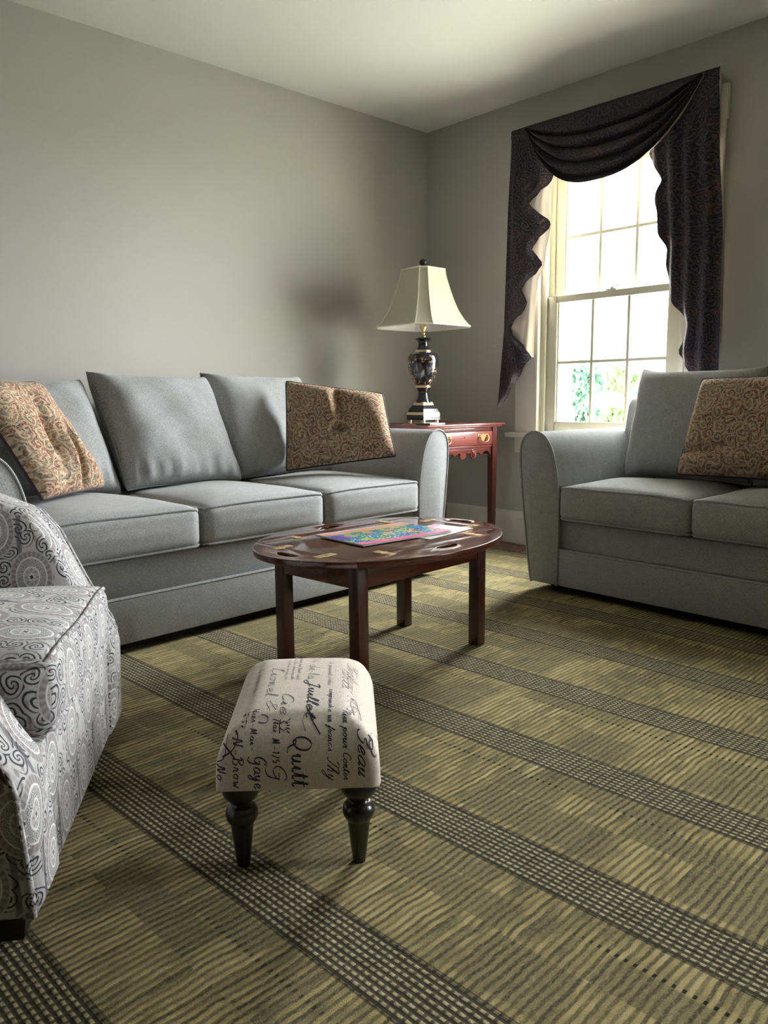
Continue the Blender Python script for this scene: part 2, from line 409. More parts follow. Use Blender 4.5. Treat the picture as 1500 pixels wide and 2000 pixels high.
# ------------------------------------------------------------------ mesh helpers
class MB:
    def __init__(s): s.v, s.f, s.uv = [], [], []
    def add(s, vs, fs, uvs=None):
        n = len(s.v)
        s.v += [tuple(v) for v in vs]
        s.f += [tuple(i + n for i in f) for f in fs]
        s.uv += list(uvs) if uvs else [None] * len(vs)
        return s
    def box(s, x0, x1, y0, y1, z0, z1, b=0.0):
        if b <= 0:
            vs = [(x, y, z) for x in (x0, x1) for y in (y0, y1) for z in (z0, z1)]
            return s.add(vs, [(0, 1, 3, 2), (4, 6, 7, 5), (0, 4, 5, 1), (2, 3, 7, 6), (0, 2, 6, 4), (1, 5, 7, 3)])
        bm = bmesh.new(); bmesh.ops.create_cube(bm, size=1)
        for v in bm.verts:
            v.co = Vector(((x0 + x1) / 2 + v.co.x * (x1 - x0), (y0 + y1) / 2 + v.co.y * (y1 - y0), (z0 + z1) / 2 + v.co.z * (z1 - z0)))
        bmesh.ops.bevel(bm, geom=bm.edges[:], offset=b, segments=2, profile=0.6, affect='EDGES')
        return s.bm(bm)
    def bm(s, bm, mat=None):
        bm.verts.index_update()
        s.add([(mat @ v.co) if mat else v.co.copy() for v in bm.verts], [[v.index for v in f.verts] for f in bm.faces])
        bm.free(); return s
    def grid(s, fn, nu, nv, uvfn=None, closeu=False):
        vs, uvs = [], []
        for j in range(nv + 1):
            for i in range(nu + 1):
                u, v = i / nu, j / nv
                vs.append(fn(u, v)); uvs.append(uvfn(u, v) if uvfn else (u, v))
        fs = [(j * (nu + 1) + i, j * (nu + 1) + i + 1, (j + 1) * (nu + 1) + i + 1, (j + 1) * (nu + 1) + i) for j in range(nv) for i in range(nu)]
        return s.add(vs, fs, uvs)
    def lathe(s, prof, n=32, cx=0, cy=0, phase=0.0):
        vs = [(cx + r * cos(2 * PI * k / n + phase), cy + r * sin(2 * PI * k / n + phase), z) for r, z in prof for k in range(n)]
        fs = [(j * n + k, j * n + (k + 1) % n, (j + 1) * n + (k + 1) % n, (j + 1) * n + k) for j in range(len(prof) - 1) for k in range(n)]
        fs.append(tuple(range(n - 1, -1, -1))); fs.append(tuple((len(prof) - 1) * n + k for k in range(n)))
        return s.add(vs, fs)
    def tube(s, path, r, n=8, closed=False):
        P = [Vector(p) for p in path]; m = len(P)
        vs, prev = [], None
        for i in range(m):
            a = P[i - 1] if (i > 0 or closed) else P[i]
            b = P[(i + 1) % m] if (i < m - 1 or closed) else P[i]
            t = (b - a).normalized() if (b - a).length > 1e-9 else Vector((0, 0, 1))
            if prev is None:
                h = Vector((0, 0, 1)) if abs(t.z) < 0.9 else Vector((1, 0, 0))
                nn = t.cross(h).normalized()
            else:
                nn = (prev - t * prev.dot(t)).normalized()
            prev = nn; bb = t.cross(nn)
            rr = r(i / max(1, m - 1)) if callable(r) else r
            for k in range(n):
                q = 2 * PI * k / n
                vs.append(P[i] + nn * (rr * cos(q)) + bb * (rr * sin(q)))
        fs = []
        for i in range(m if closed else m - 1):
            j = (i + 1) % m
            for k in range(n):
                fs.append((i * n + k, i * n + (k + 1) % n, j * n + (k + 1) % n, j * n + k))
        if not closed:
            fs.append(tuple(range(n - 1, -1, -1))); fs.append(tuple((m - 1) * n + k for k in range(n)))
        return s.add(vs, fs)
    def prism(s, poly, fn, d0, d1, bevel=0.0, seg=3, holes=()):
        """extrude a 2D outline; fn(a, b, depth) -> point"""
        bm = bmesh.new()
        loops = [poly] + list(holes)
        edges = []
        for lp in loops:
            vv = [bm.verts.new((a, b, 0)) for a, b in lp]
            edges += [bm.edges.new((vv[i], vv[(i + 1) % len(vv)])) for i in range(len(vv))]
        if holes:
            bmesh.ops.triangle_fill(bm, edges=edges, use_beauty=True)
        else:
            bm.faces.new(bm.verts[:])
        ex = bmesh.ops.extrude_face_region(bm, geom=bm.faces[:])
        tv = [g for g in ex['geom'] if isinstance(g, bmesh.types.BMVert)]
        for v in tv: v.co.z = d1 - d0
        bm.normal_update()
        if bevel > 0:
            ed = [e for e in bm.edges if len(e.link_faces) == 2 and abs(e.verts[0].co.z - e.verts[1].co.z) < 1e-6
                  and any(abs(f.normal.z) < 0.5 for f in e.link_faces) and any(abs(f.normal.z) > 0.5 for f in e.link_faces)]
            bmesh.ops.bevel(bm, geom=ed, offset=bevel, segments=seg, profile=0.5, affect='EDGES')
        for v in bm.verts: v.co = Vector(fn(v.co.x, v.co.y, d0 + v.co.z))
        bmesh.ops.recalc_face_normals(bm, faces=bm.faces[:])
        return s.bm(bm)
    def build(s, name, mat, parent=None, angle=38, boxuv=False, loc=None, rot=None):
        me = bpy.data.meshes.new(name)
        me.from_pydata(s.v, [], s.f)
        me.update()
        uvl = me.uv_layers.new(name='uv')
        have = [u is not None for u in s.uv]
        for p in me.polygons:
            n = p.normal
            ax = max(range(3), key=lambda i: abs(n[i]))
            for li in p.loop_indices:
                vi = me.loops[li].vertex_index
                if have[vi] and not boxuv: uvl.data[li].uv = s.uv[vi]
                else:
                    c = me.vertices[vi].co
                    uvl.data[li].uv = (c.y, c.z) if ax == 0 else ((c.x, c.z) if ax == 1 else (c.x, c.y))
        me.polygons.foreach_set('use_smooth', [True] * len(me.polygons))
        me.set_sharp_from_angle(angle=R(angle))
        me.materials.append(mat if not isinstance(mat, str) else MT[mat])
        o = bpy.data.objects.new(name, me)
        COL.objects.link(o)
        if parent: o.parent = parent
        if loc: o.location = loc
        if rot: o.rotation_euler = rot
        return o

def thing(name, label, cat, loc=(0, 0, 0), rotz=0.0, group=None):
    o = bpy.data.objects.new(name, None)
    o.empty_display_size = 0.1
    COL.objects.link(o)
    o.location = loc; o.rotation_euler = (0, 0, rotz)
    o['label'] = label; o['category'] = cat
    if group: o['group'] = group
    return o
def tag(o, label, cat=None, kind=None, group=None):
    o['label'] = label
    if cat: o['category'] = cat
    if kind: o['kind'] = kind
    if group: o['group'] = group
    return o
def copy_part(o, parent, loc=None, rot=None):
    c = o.copy(); COL.objects.link(c); c.parent = parent
    if loc is not None: c.location = loc
    if rot is not None: c.rotation_euler = rot
    return c
def catmull(pts, n=6, closed=False):
    out = []
    m = len(pts)
    P = [Vector(p) for p in pts]
    for i in range(m if closed else m - 1):
        p0 = P[i - 1] if (i > 0 or closed) else P[i]
        p1, p2 = P[i], P[(i + 1) % m]
        p3 = P[(i + 2) % m] if (i + 2 < m or closed) else p2
        for k in range(n):
            t = k / n
            out.append(0.5 * ((2 * p1) + (p2 - p0) * t + (2 * p0 - 5 * p1 + 4 * p2 - p3) * t * t + (3 * p1 - p0 - 3 * p2 + p3) * t ** 3))
    if not closed: out.append(P[-1])
    return out
def interp(xs, ys, x):
    if x <= xs[0]: return ys[0]
    for i in range(len(xs) - 1):
        if x <= xs[i + 1]:
            t = (x - xs[i]) / (xs[i + 1] - xs[i])
            return ys[i] * (1 - t) + ys[i + 1] * t
    return ys[-1]
def sm(a, b, x):
    t = min(1, max(0, (x - a) / (b - a))); return t * t * (3 - 2 * t)
def rounded_cube(n=14):
    """unit cube surface grid with shared corners"""
    key, vs, fs = {}, [], []
    def vid(p):
        k = tuple(round(c, 5) for c in p)
        if k not in key: key[k] = len(vs); vs.append(Vector(p))
        return key[k]
    for ax in range(3):
        for sg in (-1, 1):
            for i in range(n):
                for j in range(n):
                    q = []
                    for a, b in ((i, j), (i + 1, j), (i + 1, j + 1), (i, j + 1)):
                        p = [0, 0, 0]; p[ax] = sg; p[(ax + 1) % 3] = -1 + 2 * a / n; p[(ax + 2) % 3] = -1 + 2 * b / n
                        q.append(vid(p))
                    fs.append(tuple(q if sg > 0 else q[::-1]))
    return vs, fs
CUBE_V, CUBE_F = rounded_cube(16)
def soft_box(L, D, H, r, deform=None):
    def mp(p):
        # cluster the grid towards the edges so the rounding is smooth
        p = Vector([math.copysign(1 - (1 - abs(c)) ** 1.35, c) for c in p])
        h = Vector((L / 2, D / 2, H / 2))
        q = Vector((p.x * h.x, p.y * h.y, p.z * h.z))
        i = Vector([max(-(h[k] - r), min(h[k] - r, q[k])) for k in range(3)])
        d = q - i
        if d.length > 1e-9: q = i + d.normalized() * r
        return deform(q, p) if deform else q
    return mp
def soft_box_mesh(mb, L, D, H, r, deform=None, off=(0, 0, 0)):
    f = soft_box(L, D, H, r, deform)
    o = Vector(off)
    mb.add([f(p) + o for p in CUBE_V], CUBE_F)
    return f

# ------------------------------------------------------------------ room
def structure(o, label, cat): return tag(o, label, cat, 'structure')
mb = MB().box(XB - .1, XW + WT, YB - .1, YW + .1, -0.12, -0.012)
floor = structure(mb.build('floor', plain('subfloor', (0.12, 0.05, 0.03), 0.6)), 'red-brown hardwood floor showing between the rug and the window wall', 'floor')
pl = None
for i in range(5):
    for j, (y0, y1) in enumerate(((3.53 - (i % 2) * 0.45, 2.62 - (i % 2) * 0.2), (2.615 - (i % 2) * 0.2, 1.6 + (i % 2) * 0.25), (1.595 + (i % 2) * 0.25, 0.2))):
        m_ = MB().box(-0.0405, 0.0405, y1, y0, -0.016, 0.0, 0.002)
        m_.build('plank', 'plank', floor, loc=(XW - 0.042 - i * 0.083, 0, -0.006))
structure(MB().box(XB - .1, XW + WT, YW, YW + .12, -0.1, ZC + .1).build('wall_back', 'wall'), 'plain greige painted wall behind the long sofa', 'wall')
structure(MB().box(XB - .1, XW + WT, YB - .12, YB, -0.1, ZC + .1).build('wall_front', 'wall_far'), 'unseen wall behind the camera, dark taupe to cut bounced light', 'wall')
structure(MB().box(XB - .12, XB, YB, YW, -0.1, ZC + .1).build('wall_left', 'wall_far'), 'unseen wall to the left behind the camera, dark taupe to cut bounced light', 'wall')
w = MB()
ys = [YB, W2[0], W2[1], W1[0], W1[1], YW]
for i in range(5):
    if i in (1, 3):
        w.box(XW, XW + WT, ys[i], ys[i + 1], -0.1, W1[2]); w.box(XW, XW + WT, ys[i], ys[i + 1], W1[3], ZC + .1)
    else: w.box(XW, XW + WT, ys[i], ys[i + 1], -0.1, ZC + .1)
structure(w.build('wall_right', 'wall'), 'greige painted wall that holds the draped window', 'wall')
structure(MB().box(XB - .1, XW + WT, YB - .1, YW + .1, ZC, ZC + .12).build('ceiling', 'ceil'), 'flat off-white painted ceiling', 'ceiling')

def baseboard_profile():
    return [(0, 0), (0.018, 0), (0.018, 0.165), (0.014, 0.178), (0.008, 0.188), (0, 0.188)]
bb = MB()
for y0, y1 in ((1.0, 2.79), (2.79, 3.153), (3.156, 3.53), (YB, 0.998)):
    bb.prism(baseboard_profile(), lambda a, b, d: (XW - a, d, b - .006), y0, y1)
structure(bb.build('baseboard_right', 'trim', angle=20), 'tall cream baseboard under the window wall', 'baseboard')
bb = MB()
for x0, x1 in ((XB, 1.0), (1.002, XW - .018)):
    bb.prism(baseboard_profile(), lambda a, b, d: (d, YW - a, b - .006), x0, x1)
structure(bb.build('baseboard_back', 'trim', angle=20), 'tall cream baseboard along the wall behind the sofa', 'baseboard')
structure(MB().box(XW - .038, XW - .018, 2.0, 2.782, -.006, 0.142, 0.003).build('trim_1', 'trim'), 'short cream trim board fixed before the baseboard beside the loveseat arm', 'trim')

# ------------------------------------------------------------------ windows
def window(name, W, label):
    y0, y1, z0, z1 = W
    wn = thing(name, label, 'window', (XW, (y0 + y1) / 2, z0)); wn['kind'] = 'structure'
    hw, H = (y1 - y0) / 2, z1 - z0
    c = MB()
    for s in (-1, 1):
        a, b = sorted((s * (hw), s * (hw + 0.155)))
        c.box(-0.020, 0, a, b, 0.0, H + 0.002, 0.002)
        a, b = sorted((s * hw, s * (hw + 0.014))); c.box(-0.027, -0.019, a, b, 0, H, 0.002)
    c.box(-0.022, 0, -hw - 0.165, hw + 0.165, H, H + 0.15, 0.003)
    c.build('casing', 'trim', wn)
    j = MB()
    for s in (-1, 1):
        a, b = sorted((s * hw, s * (hw - 0.012))); j.box(0.0, WT, a, b, 0, H)
        a, b = sorted((s * (hw - 0.012), s * (hw - 0.030))); j.box(0.0, 0.016, a, b, 0, H, 0.002)
        a, b = sorted((s * (hw - 0.012), s * (hw - 0.038))); j.box(0.058, 0.068, a, b, 0, H)
    j.box(0, WT, -hw, hw, H - 0.012, H); j.box(0.02, WT + .03, -hw, hw, 0, 0.012)
    j.build('jamb', 'vinyl', wn)
    st = MB().box(-0.062, 0.02, -hw - 0.195, hw + 0.195, -0.028, 0.0, 0.005)
    st.build('window_stool', 'trim', wn)
    MB().box(-0.018, 0, -hw - 0.155, hw + 0.155, -0.115, -0.028, 0.003).build('apron', 'trim', wn)
    iw = hw - 0.014
    mid = 0.722
    def sash(x0, zb, zt, rb, rt, nm):
        f = MB()
        for s in (-1, 1):
            a, b = sorted((s * iw, s * (iw - 0.078))); f.box(x0, x0 + .036, a, b, zb, zt, 0.002)
            a, b = sorted((s * (iw - 0.076), s * (iw - 0.088))); f.box(x0 + .008, x0 + .03, a, b, zb + rb - .004, zt - rt + .004, 0.002)
        f.box(x0, x0 + .036, -iw + .07, iw - .07, zb, zb + rb, 0.002)
        f.box(x0, x0 + .036, -iw + .07, iw - .07, zt - rt, zt, 0.002)
        fo = f.build(nm, 'vinyl', wn)
        gw = iw - 0.088
        g0, g1 = zb + rb, zt - rt
        for k in (-1, 1):
            MB().box(x0 + .006, x0 + .030, k * gw / 3 - .008, k * gw / 3 + .008, g0, g1, 0.002).build('muntin', 'vinyl', fo)
        MB().box(x0 + .007, x0 + .029, -gw, gw, (g0 + g1) / 2 - .008, (g0 + g1) / 2 + .008, 0.002).build('muntin', 'vinyl', fo)
        for a in range(3):
            for b in range(2):
                ya, yb_ = -gw + a * 2 * gw / 3, -gw + (a + 1) * 2 * gw / 3
                za, zb_ = g0 + b * (g1 - g0) / 2, g0 + (b + 1) * (g1 - g0) / 2
                MB().box(x0 + .016, x0 + .019, ya, yb_, za, zb_).build('pane', 'glass', fo)
    sash(0.018, 0.012, mid + 0.018, 0.052, 0.036, 'lower_sash')
    sash(0.072, mid - 0.018, H - 0.012, 0.036, 0.05, 'upper_sash')
    lk = MB().box(0.020, 0.045, -0.03, 0.03, mid + 0.018, mid + 0.026, 0.002)
    lk.lathe([(0.010, mid + .024), (0.010, mid + .034), (0.006, mid + .037)], 14, 0.034, 0.0)
    lk.tube([(0.034, 0.0, mid + .034), (0.03, -0.025, mid + .038), (0.028, -0.045, mid + .040)], 0.004)
    lk.build('sash_lock', 'metal', wn)
    return wn
window('window_1', W1, 'white-lit double-hung window with six panes in each sash under the dark swag')
window('window_2', W2, 'double-hung window farther along the wall outside the picture')

# ------------------------------------------------------------------ swag and jabot curtains
ZT = 2.247
def curtain(oy, label):
    cu = thing('swag_curtain', label, 'curtain', (XW, oy, 0))
    yo = -2.215
    MB().box(-0.105, -0.004, 1.712 + yo, 2.785 + yo, ZT - 0.022, ZT - 0.003, 0.002).build('mounting_board', 'trim', cu)
    rt = MB().box(-0.034, -0.022, 1.697 + yo, 1.722 + yo, ZT - 0.27, ZT + 0.006, 0.002)
    rt.build('cream_return', 'lining', cu)
    def smooth_at(pts, z):
        """y on a smooth wave through (y, z) points with rounded turns"""
        if z <= pts[0][1]: return pts[0][0]
        for (ya, za), (yb, zb) in zip(pts, pts[1:]):
            if z <= zb:
                t = (z - za) / (zb - za)
                return ya + (yb - ya) * (t if za == pts[0][1] else t * .35 + .65 * t * t * (3 - 2 * t))
        return pts[-1][0]
    def cascade(outer, wave, lin, sg):
        """a jabot: printed face with a waved inner hem, its pale lining turned out behind"""
        z0 = wave[0][1]
        def face(u, v, off=0.0):
            z = ZT - 0.004 + (z0 - ZT) * v
            yi, yo_ = smooth_at(wave, z), smooth_at(outer, z)
            y = yo_ + (yi - yo_) * u
            # how far the hem stands from the line of the turned lining here: folds roll back there
            roll = min(1, max(0, (smooth_at(lin, z) - yi) * -sg * -1 / .10)) if False else 0
            k = sm(0, .22, v)
            ph = (y + yo) * 0 + (y - yo_) * sg
            x = -0.108 - (0.030 if sg > 0 else 0.016) * k * (0.5 + 0.5 * sin(ph * 78 + z * 2.0)) - 0.012 * k * sin(u * PI) + 0.012 * sm(.75, 1, u) * k
            return (x + off, y + yo, z)
        fo = MB().grid(face, 36, 80, lambda u, v: (u * .26 + (.5 if sg > 0 else 0), v * 1.45)).build('cascade', 'drape', cu, 80)
        def back(u, v):
            zb = lin[0][1]
            z = ZT - 0.02 + (zb - ZT) * v
            yo_ = smooth_at(outer, z); yi = smooth_at(lin, z)
            y = yo_ + (yi - yo_) * (.06 + .94 * u)
            return (-0.086 + 0.010 * sin((y - yo_) * 55 + z * 5) * sm(0, .2, v) + .02 * sm(.8, 1, u), y + yo, z + .05 * (1 - u) * v)
        MB().grid(back, 24, 40).build('lining', 'lining', fo, 80)
    cascade([(2.856, 0.785), (2.821, 1.21), (2.813, 1.784), (2.797, 2.247)],
            [(2.850, 0.785), (2.648, 1.055), (2.792, 1.217), (2.672, 1.345), (2.722, 1.42), (2.578, 1.538), (2.655, 1.625), (2.536, 1.735), (2.672, 1.86), (2.520, 1.968), (2.665, 2.247)],
            [(2.662, 1.075), (2.648, 1.345), (2.636, 1.46), (2.602, 1.54), (2.572, 1.735), (2.580, 1.86), (2.55, 1.968), (2.68, 2.247)], -1)
    cascade([(1.585, 0.76), (1.594, 0.956), (1.612, 1.517), (1.653, 1.975), (1.672, 2.247)],
            [(1.600, 0.76), (1.805, 1.040), (1.762, 1.160), (1.850, 1.30), (1.868, 1.368), (1.886, 1.45), (1.884, 1.52), (1.922, 1.60), (1.928, 1.69), (1.952, 1.745), (1.918, 1.83), (1.994, 1.968), (1.775, 2.247)],
            [(1.800, 1.045), (1.820, 1.25), (1.80, 1.35), (1.84, 1.75), (1.90, 1.968), (1.75, 2.247)], 1)
    # the swag: falls from both ends of the board and sags between
    yl, yr = 2.690 + yo, 1.735 + yo
    def swag(off):
        def g(u, v):
            y = yl + (yr - yl) * u
            t = abs(2 * u - 1)
            shape = (1 - t ** 2.5)
            # gathered folds: the cloth bunches to lines that leave the two top corners
            fv = v + 0.027 * sin(v * 2 * PI * 5.0)
            sag = 0.02 * v + (0.045 * sm(0, .3, fv) + 0.31 * max(0, fv - 0.12) / 0.88) * shape
            env = min(1, sm(0, 0.12, u) * sm(1, 0.85, u) * 1.0 + 0.25)
            amp = sm(0.12, 0.3, v) * env
            dep = -0.116 - 0.06 * sin(PI * u) * v - 0.026 * amp * sin(v * 2 * PI * 5.0 + 0.8 * sin(u * 3)) - 0.012 * sm(0.15, 0.3, v)
            lift = 0.07 * sm(0.75, 1.0, u) * v * 0.0
            return (dep + off, y, ZT + 0.002 - sag + lift)
        return g
    f = MB().grid(swag(0), 60, 90, lambda u, v: (u * 1.05, v * 0.75))
    so = f.build('swag', 'drape', cu, 80)
    MB().grid(swag(0.0035), 40, 60).build('lining', 'lining', so, 80)
    # flat top band that folds over the board
    tb = MB().grid(lambda u, v: (-0.108 - 0.006 * sin(v * PI) - 0.004 * sin(u * 17) * v, 2.797 + yo + (1.668 - 2.797) * u, ZT + 0.006 - v * (0.055 + 0.03 * sin(u * PI))), 50, 8, lambda u, v: (u * 1.1, v * 0.09))
    tb.build('top_band', 'drape', cu, 80)
    return cu
curtain(2.215, 'dark navy and burgundy paisley swag with two jabots hanging before the bright window')
curtain(2.215 - (W1[0] - W2[0]), 'dark paisley swag with jabots on the window outside the picture')

# ------------------------------------------------------------------ rug
rg = thing('area_rug', 'large olive and tan woven rug with dark striped bands under the furniture', 'rug', (0, 1, 0), R(2.18))
MB().box(-1.9, 3.50, -3.2, 2.17, -0.0115, -0.0005, 0.004).build('pile', 'rug', rg)
b_ = MB()
b_.tube([(-1.9, -3.2, -0.006), (3.50, -3.2, -0.006), (3.50, 2.17, -0.006), (-1.9, 2.17, -0.006)], 0.0055, 8, True)
b_.build('bound_edge', 'binding', rg)

# ------------------------------------------------------------------ sofas
ARM = [(0, .034), (0, .30), (.002, .42), (.012, .51), (.034, .60), (.066, .66), (.105, .688), (.14, .692), (.172, .680), (.196, .652), (.206, .61), (.204, .54), (.19, .40), (.172, .26), (.155, .13), (.142, .05), (.134, .034)]
ARM = [tuple(p)[:2] for p in catmull([(a, b, 0) for a, b in ARM], 3)]
def welt_loop(f, L, D, H, zrow, n=16):
    pts = []
    e = 1.0
    for k in range(n): pts.append((-e + 2 * e * k / n, -e))
    for k in range(n): pts.append((e, -e + 2 * e * k / n))
    for k in range(n): pts.append((e - 2 * e * k / n, e))
    for k in range(n): pts.append((-e, e - 2 * e * k / n))
    return [f(Vector((a, b, zrow))) for a, b in pts]
def seat_cushion(parent, cx, y0, z0, L, D, H, mat, seed=0, crown=0.028, front_out=0.012):
    rnd = random.Random(seed)
    ph = rnd.uniform(0, 6)
    def df(q, p):
        k = (1 - p.x ** 2) * (1 - p.y ** 2)
        q = q.copy()
        if p.z > 0: q.z += crown * k ** 0.7 * p.z + 0.004 * sin(p.x * 4 + ph) * sin(p.y * 3 + ph) * p.z
        q.y -= front_out * (1 - p.x ** 2) * (1 - abs(p.z)) * (1 if p.y < 0 else 0) * abs(p.y)
        q.x += 0.008 * (1 - p.z ** 2) * p.x * (1 - p.y ** 2)
        q.z -= 0.006 * (p.x ** 4) * (1 if p.z > 0 else 0)
        return q
    m_ = MB()
    f = soft_box_mesh(m_, L, D, H, 0.032, df, (0, 0, 0))
    o = m_.build('seat_cushion', mat, parent, 60, loc=(cx, y0 + D / 2, z0 + H / 2), boxuv=True)
    for zr in (0.93, -0.93):
        w_ = MB().tube([p + Vector((0, 0, 0.004 if zr > 0 else -0.004)) for p in welt_loop(f, L, D, H, zr)], 0.0055, 6, True)
        w_.build('welt', mat, o, 80, boxuv=True)
    return o
def pillow_map(w, h, t, ear=0.05, seed=0, wr=0.004, pw=0.5, side=1):
    rnd = random.Random(seed)
    a = [rnd.uniform(0, 6.28) for _ in range(6)]
    def f(u, v, s):
        x = u * w / 2 * (1 - ear * (1 - v ** 4) * (1 if abs(u) > 0 else 0) * abs(u) ** 3)
        z = v * h / 2 * (1 - ear * (1 - u ** 4) * abs(v) ** 3)
        k = max(0, (1 - u ** 4) * (1 - v ** 4)) ** pw
        y = s * t / 2 * k
        y += wr * k * (sin(u * 7 + v * 3 + a[0]) + 0.7 * sin(v * 9 - u * 5 + a[1]) + 0.5 * sin(u * 15 + a[2]) * sm(0.2, -0.8, v))
        c = 1 - 0.03 * abs(u * v) ** 9
        return Vector((x * c, y, z * c))
    return f
def spread(k, n):
    c = -1 + 2 * k / n
    return math.copysign(1 - (1 - abs(c)) ** 1.5, c)
def soft_pillow(mb, f, w, h, n=30, post=None):
    for s in (-1, 1):
        vs, uvs, fs = [], [], []
        for j in range(n + 1):
            for i in range(n + 1):
                u, v = spread(i, n), spread(j, n)
                p = f(u, v, s)
                if post: p = post(p, u, v, s)
                vs.append(p); uvs.append((u * w / 2 + (3 if s > 0 else 0), v * h / 2))
        for j in range(n):
            for i in range(n):
                q = (j * (n + 1) + i, j * (n + 1) + i + 1, (j + 1) * (n + 1) + i + 1, (j + 1) * (n + 1) + i)
                fs.append(q if s < 0 else q[::-1])
        mb.add(vs, fs, uvs)
def rim(f, n=24, post=None):
    P = []
    for a, b, c, d in ((-1, -1, 1, -1), (1, -1, 1, 1), (1, 1, -1, 1), (-1, 1, -1, -1)):
        for k in range(n):
            t = k / n
            t = 0.5 - 0.5 * cos(PI * t)
            u, v = a + (c - a) * t, b + (d - b) * t
            p = f(u, v, 0.0)
            P.append(post(p, u, v, 0) if post else p)
    return P
def sofa(name, label, loc, rotz, seats, cw, depth, backs, lean=14, shear=0.0):
    t = thing(name, label, 'sofa', loc, rotz)
    hw = seats * cw / 2
    # lower front panel, recessed rail, back frame
    MB().box(-hw, hw, 0.0, depth - .03, 0.034, 0.188, 0.012).build('base_panel', 'tweed', t, boxuv=True)
    MB().box(-hw - .01, hw + .01, 0.026, depth - .04, 0.180, 0.316, 0.014).build('front_rail', 'tweed', t, boxuv=True)
    MB().tube([(-hw, 0.008, .190), (0, 0.006, .1895), (hw, 0.008, .190)], 0.0065, 6).build('rail_welt', 'tweed', t, boxuv=True)
    MB().box(-hw + .02, hw - .02, 0.03, depth - .05, 0.012, 0.036).build('dust_cover', 'under', t)
    bk = MB()
    bk.prism([(depth - .20, .30), (depth - .13, .60), (depth - .085, .80), (depth - .065, .825), (depth - .03, .832), (depth - .005, .815), (depth, .78), (depth, .05), (depth - .02, .034), (depth - .2, .034)],
             lambda a, b, d: (d, a, b), -hw - .085, hw + .085, 0.02)
    bk.build('back_frame', 'tweed', t, 50, boxuv=True)
    for s in (-1, 1):
        a = MB()
        a.prism(ARM, lambda p, q, d: (s * (hw + p), d, q), -0.004, depth - .04, 0.012)
        ao = a.build('arm', 'tweed', t, 50, boxuv=True)
        w_ = MB().tube([(s * (hw + p), -0.001, q) for p, q in ARM], 0.0052, 6)
        w_.build('welt', 'tweed', ao, 80, boxuv=True)
    for x in (-hw - .05, hw + .05):
        for y in (.07, depth - .10):
            MB().lathe([(.026, 0.0), (.03, 0.036)], 14, x, y).build('foot', 'black_foot', t)
    for k in range(seats):
        seat_cushion(t, -hw + cw * (k + .5), -0.012, 0.322, cw - .006, depth - .22, 0.148, 'tweed', 11 * seats + k)
    for k, (bx, tilt, w_, h_, yy) in enumerate(backs):
        f = pillow_map(w_, h_, 0.205, 0.06, 50 + 7 * k + seats, 0.004, 0.36)
        def post(p, u, v, s_):
            p = p.copy()
            p.x += shear * v
            p.z += 0.012 * (abs(u) ** 6) * (1 if v > 0 else -0.3) * abs(v) ** 4
            # vertical puckers gathered along the bottom seam
            p.y += 0.006 * sin(u * 26 + k) * sm(-0.45, -0.85, v) * (1 - v ** 8) * (-1 if s_ < 0 else 0)
            return p
        m_ = MB(); soft_pillow(m_, f, w_, h_, 36, post)
        # rx > 0 leans the top back
        o = m_.build('back_cushion', 'tweed', t, 60, loc=(bx, yy, 0.478 + h_ / 2 * cos(R(lean))), rot=(R(-lean), R(tilt), 0))
        MB().tube(rim(f, 20, post), 0.005, 6, True).build('welt', 'tweed', o, 80, boxuv=True)
    return t
ua = R(3.3)
sofa('sofa', 'long grey tweed three-seat sofa against the plain wall', (2.759 - 1.055 * cos(ua), 2.541 - 1.055 * sin(ua), 0), ua, 3, 0.588, 0.90,
     [(-0.61, 1, 0.56, 0.47, 0.63), (-0.048, 1.5, 0.56, 0.492, 0.60), (0.515, 1, 0.58, 0.500, 0.63)], 20, -.035)
sofa('loveseat', 'grey tweed two-seat loveseat with its back to the window', (2.789, 1.333, 0), R(-91.5), 2, 0.585, 0.73,
     [(-0.268, 0.0, 0.58, 0.49, 0.52), (0.31, 0.0, 0.58, 0.49, 0.52)])

# ------------------------------------------------------------------ throw pillows (laid between four corners)
def throw_pillow(label, bl, br, tr, tl, t, seed, crease):
    bl, br, tr, tl = map(Vector, (bl, br, tr, tl))
    c = (bl + br + tr + tl) / 4
    nx = ((br + tr) - (bl + tl)).normalized()
    n = nx.cross(((tl + tr) - (bl + br)).normalized()).normalized()   # faces the viewer side
    w, h = ((br - bl).length + (tr - tl).length) / 2, ((tl - bl).length + (tr - br).length) / 2
    pm = pillow_map(2, 2, t, 0.035, seed, 0.004, 0.45)
    def f(u, v, s):
        p = pm(u, v, -s)
        a, b = (p.x + 1) / 2, (p.z + 1) / 2
        q = bl * (1 - a) * (1 - b) + br * a * (1 - b) + tr * a * b + tl * (1 - a) * b
        k = max(0, (1 - u ** 4) * (1 - v ** 4)) ** 0.5
        d = (p.y + crease(u, v) * k) if s < 0 else p.y * .35
        return q - c + n * d
    m_ = MB(); 
    o = thing('throw_pillow', label, 'pillow', c)
    soft_pillow(m_, f, w, h, 56)
    m_.build('cover', 'pillow', o, 70)
    MB().tube(rim(f, 26), 0.0055, 7, True).build('piping', 'pipe', o)
    return o
def g2(u, v, cu, cv, su, sv, th=0.0):
    du, dv = u - cu, v - cv
    a, b = du * cos(th) + dv * sin(th), -du * sin(th) + dv * cos(th)
    return math.exp(-(a / su) ** 2 - (b / sv) ** 2)
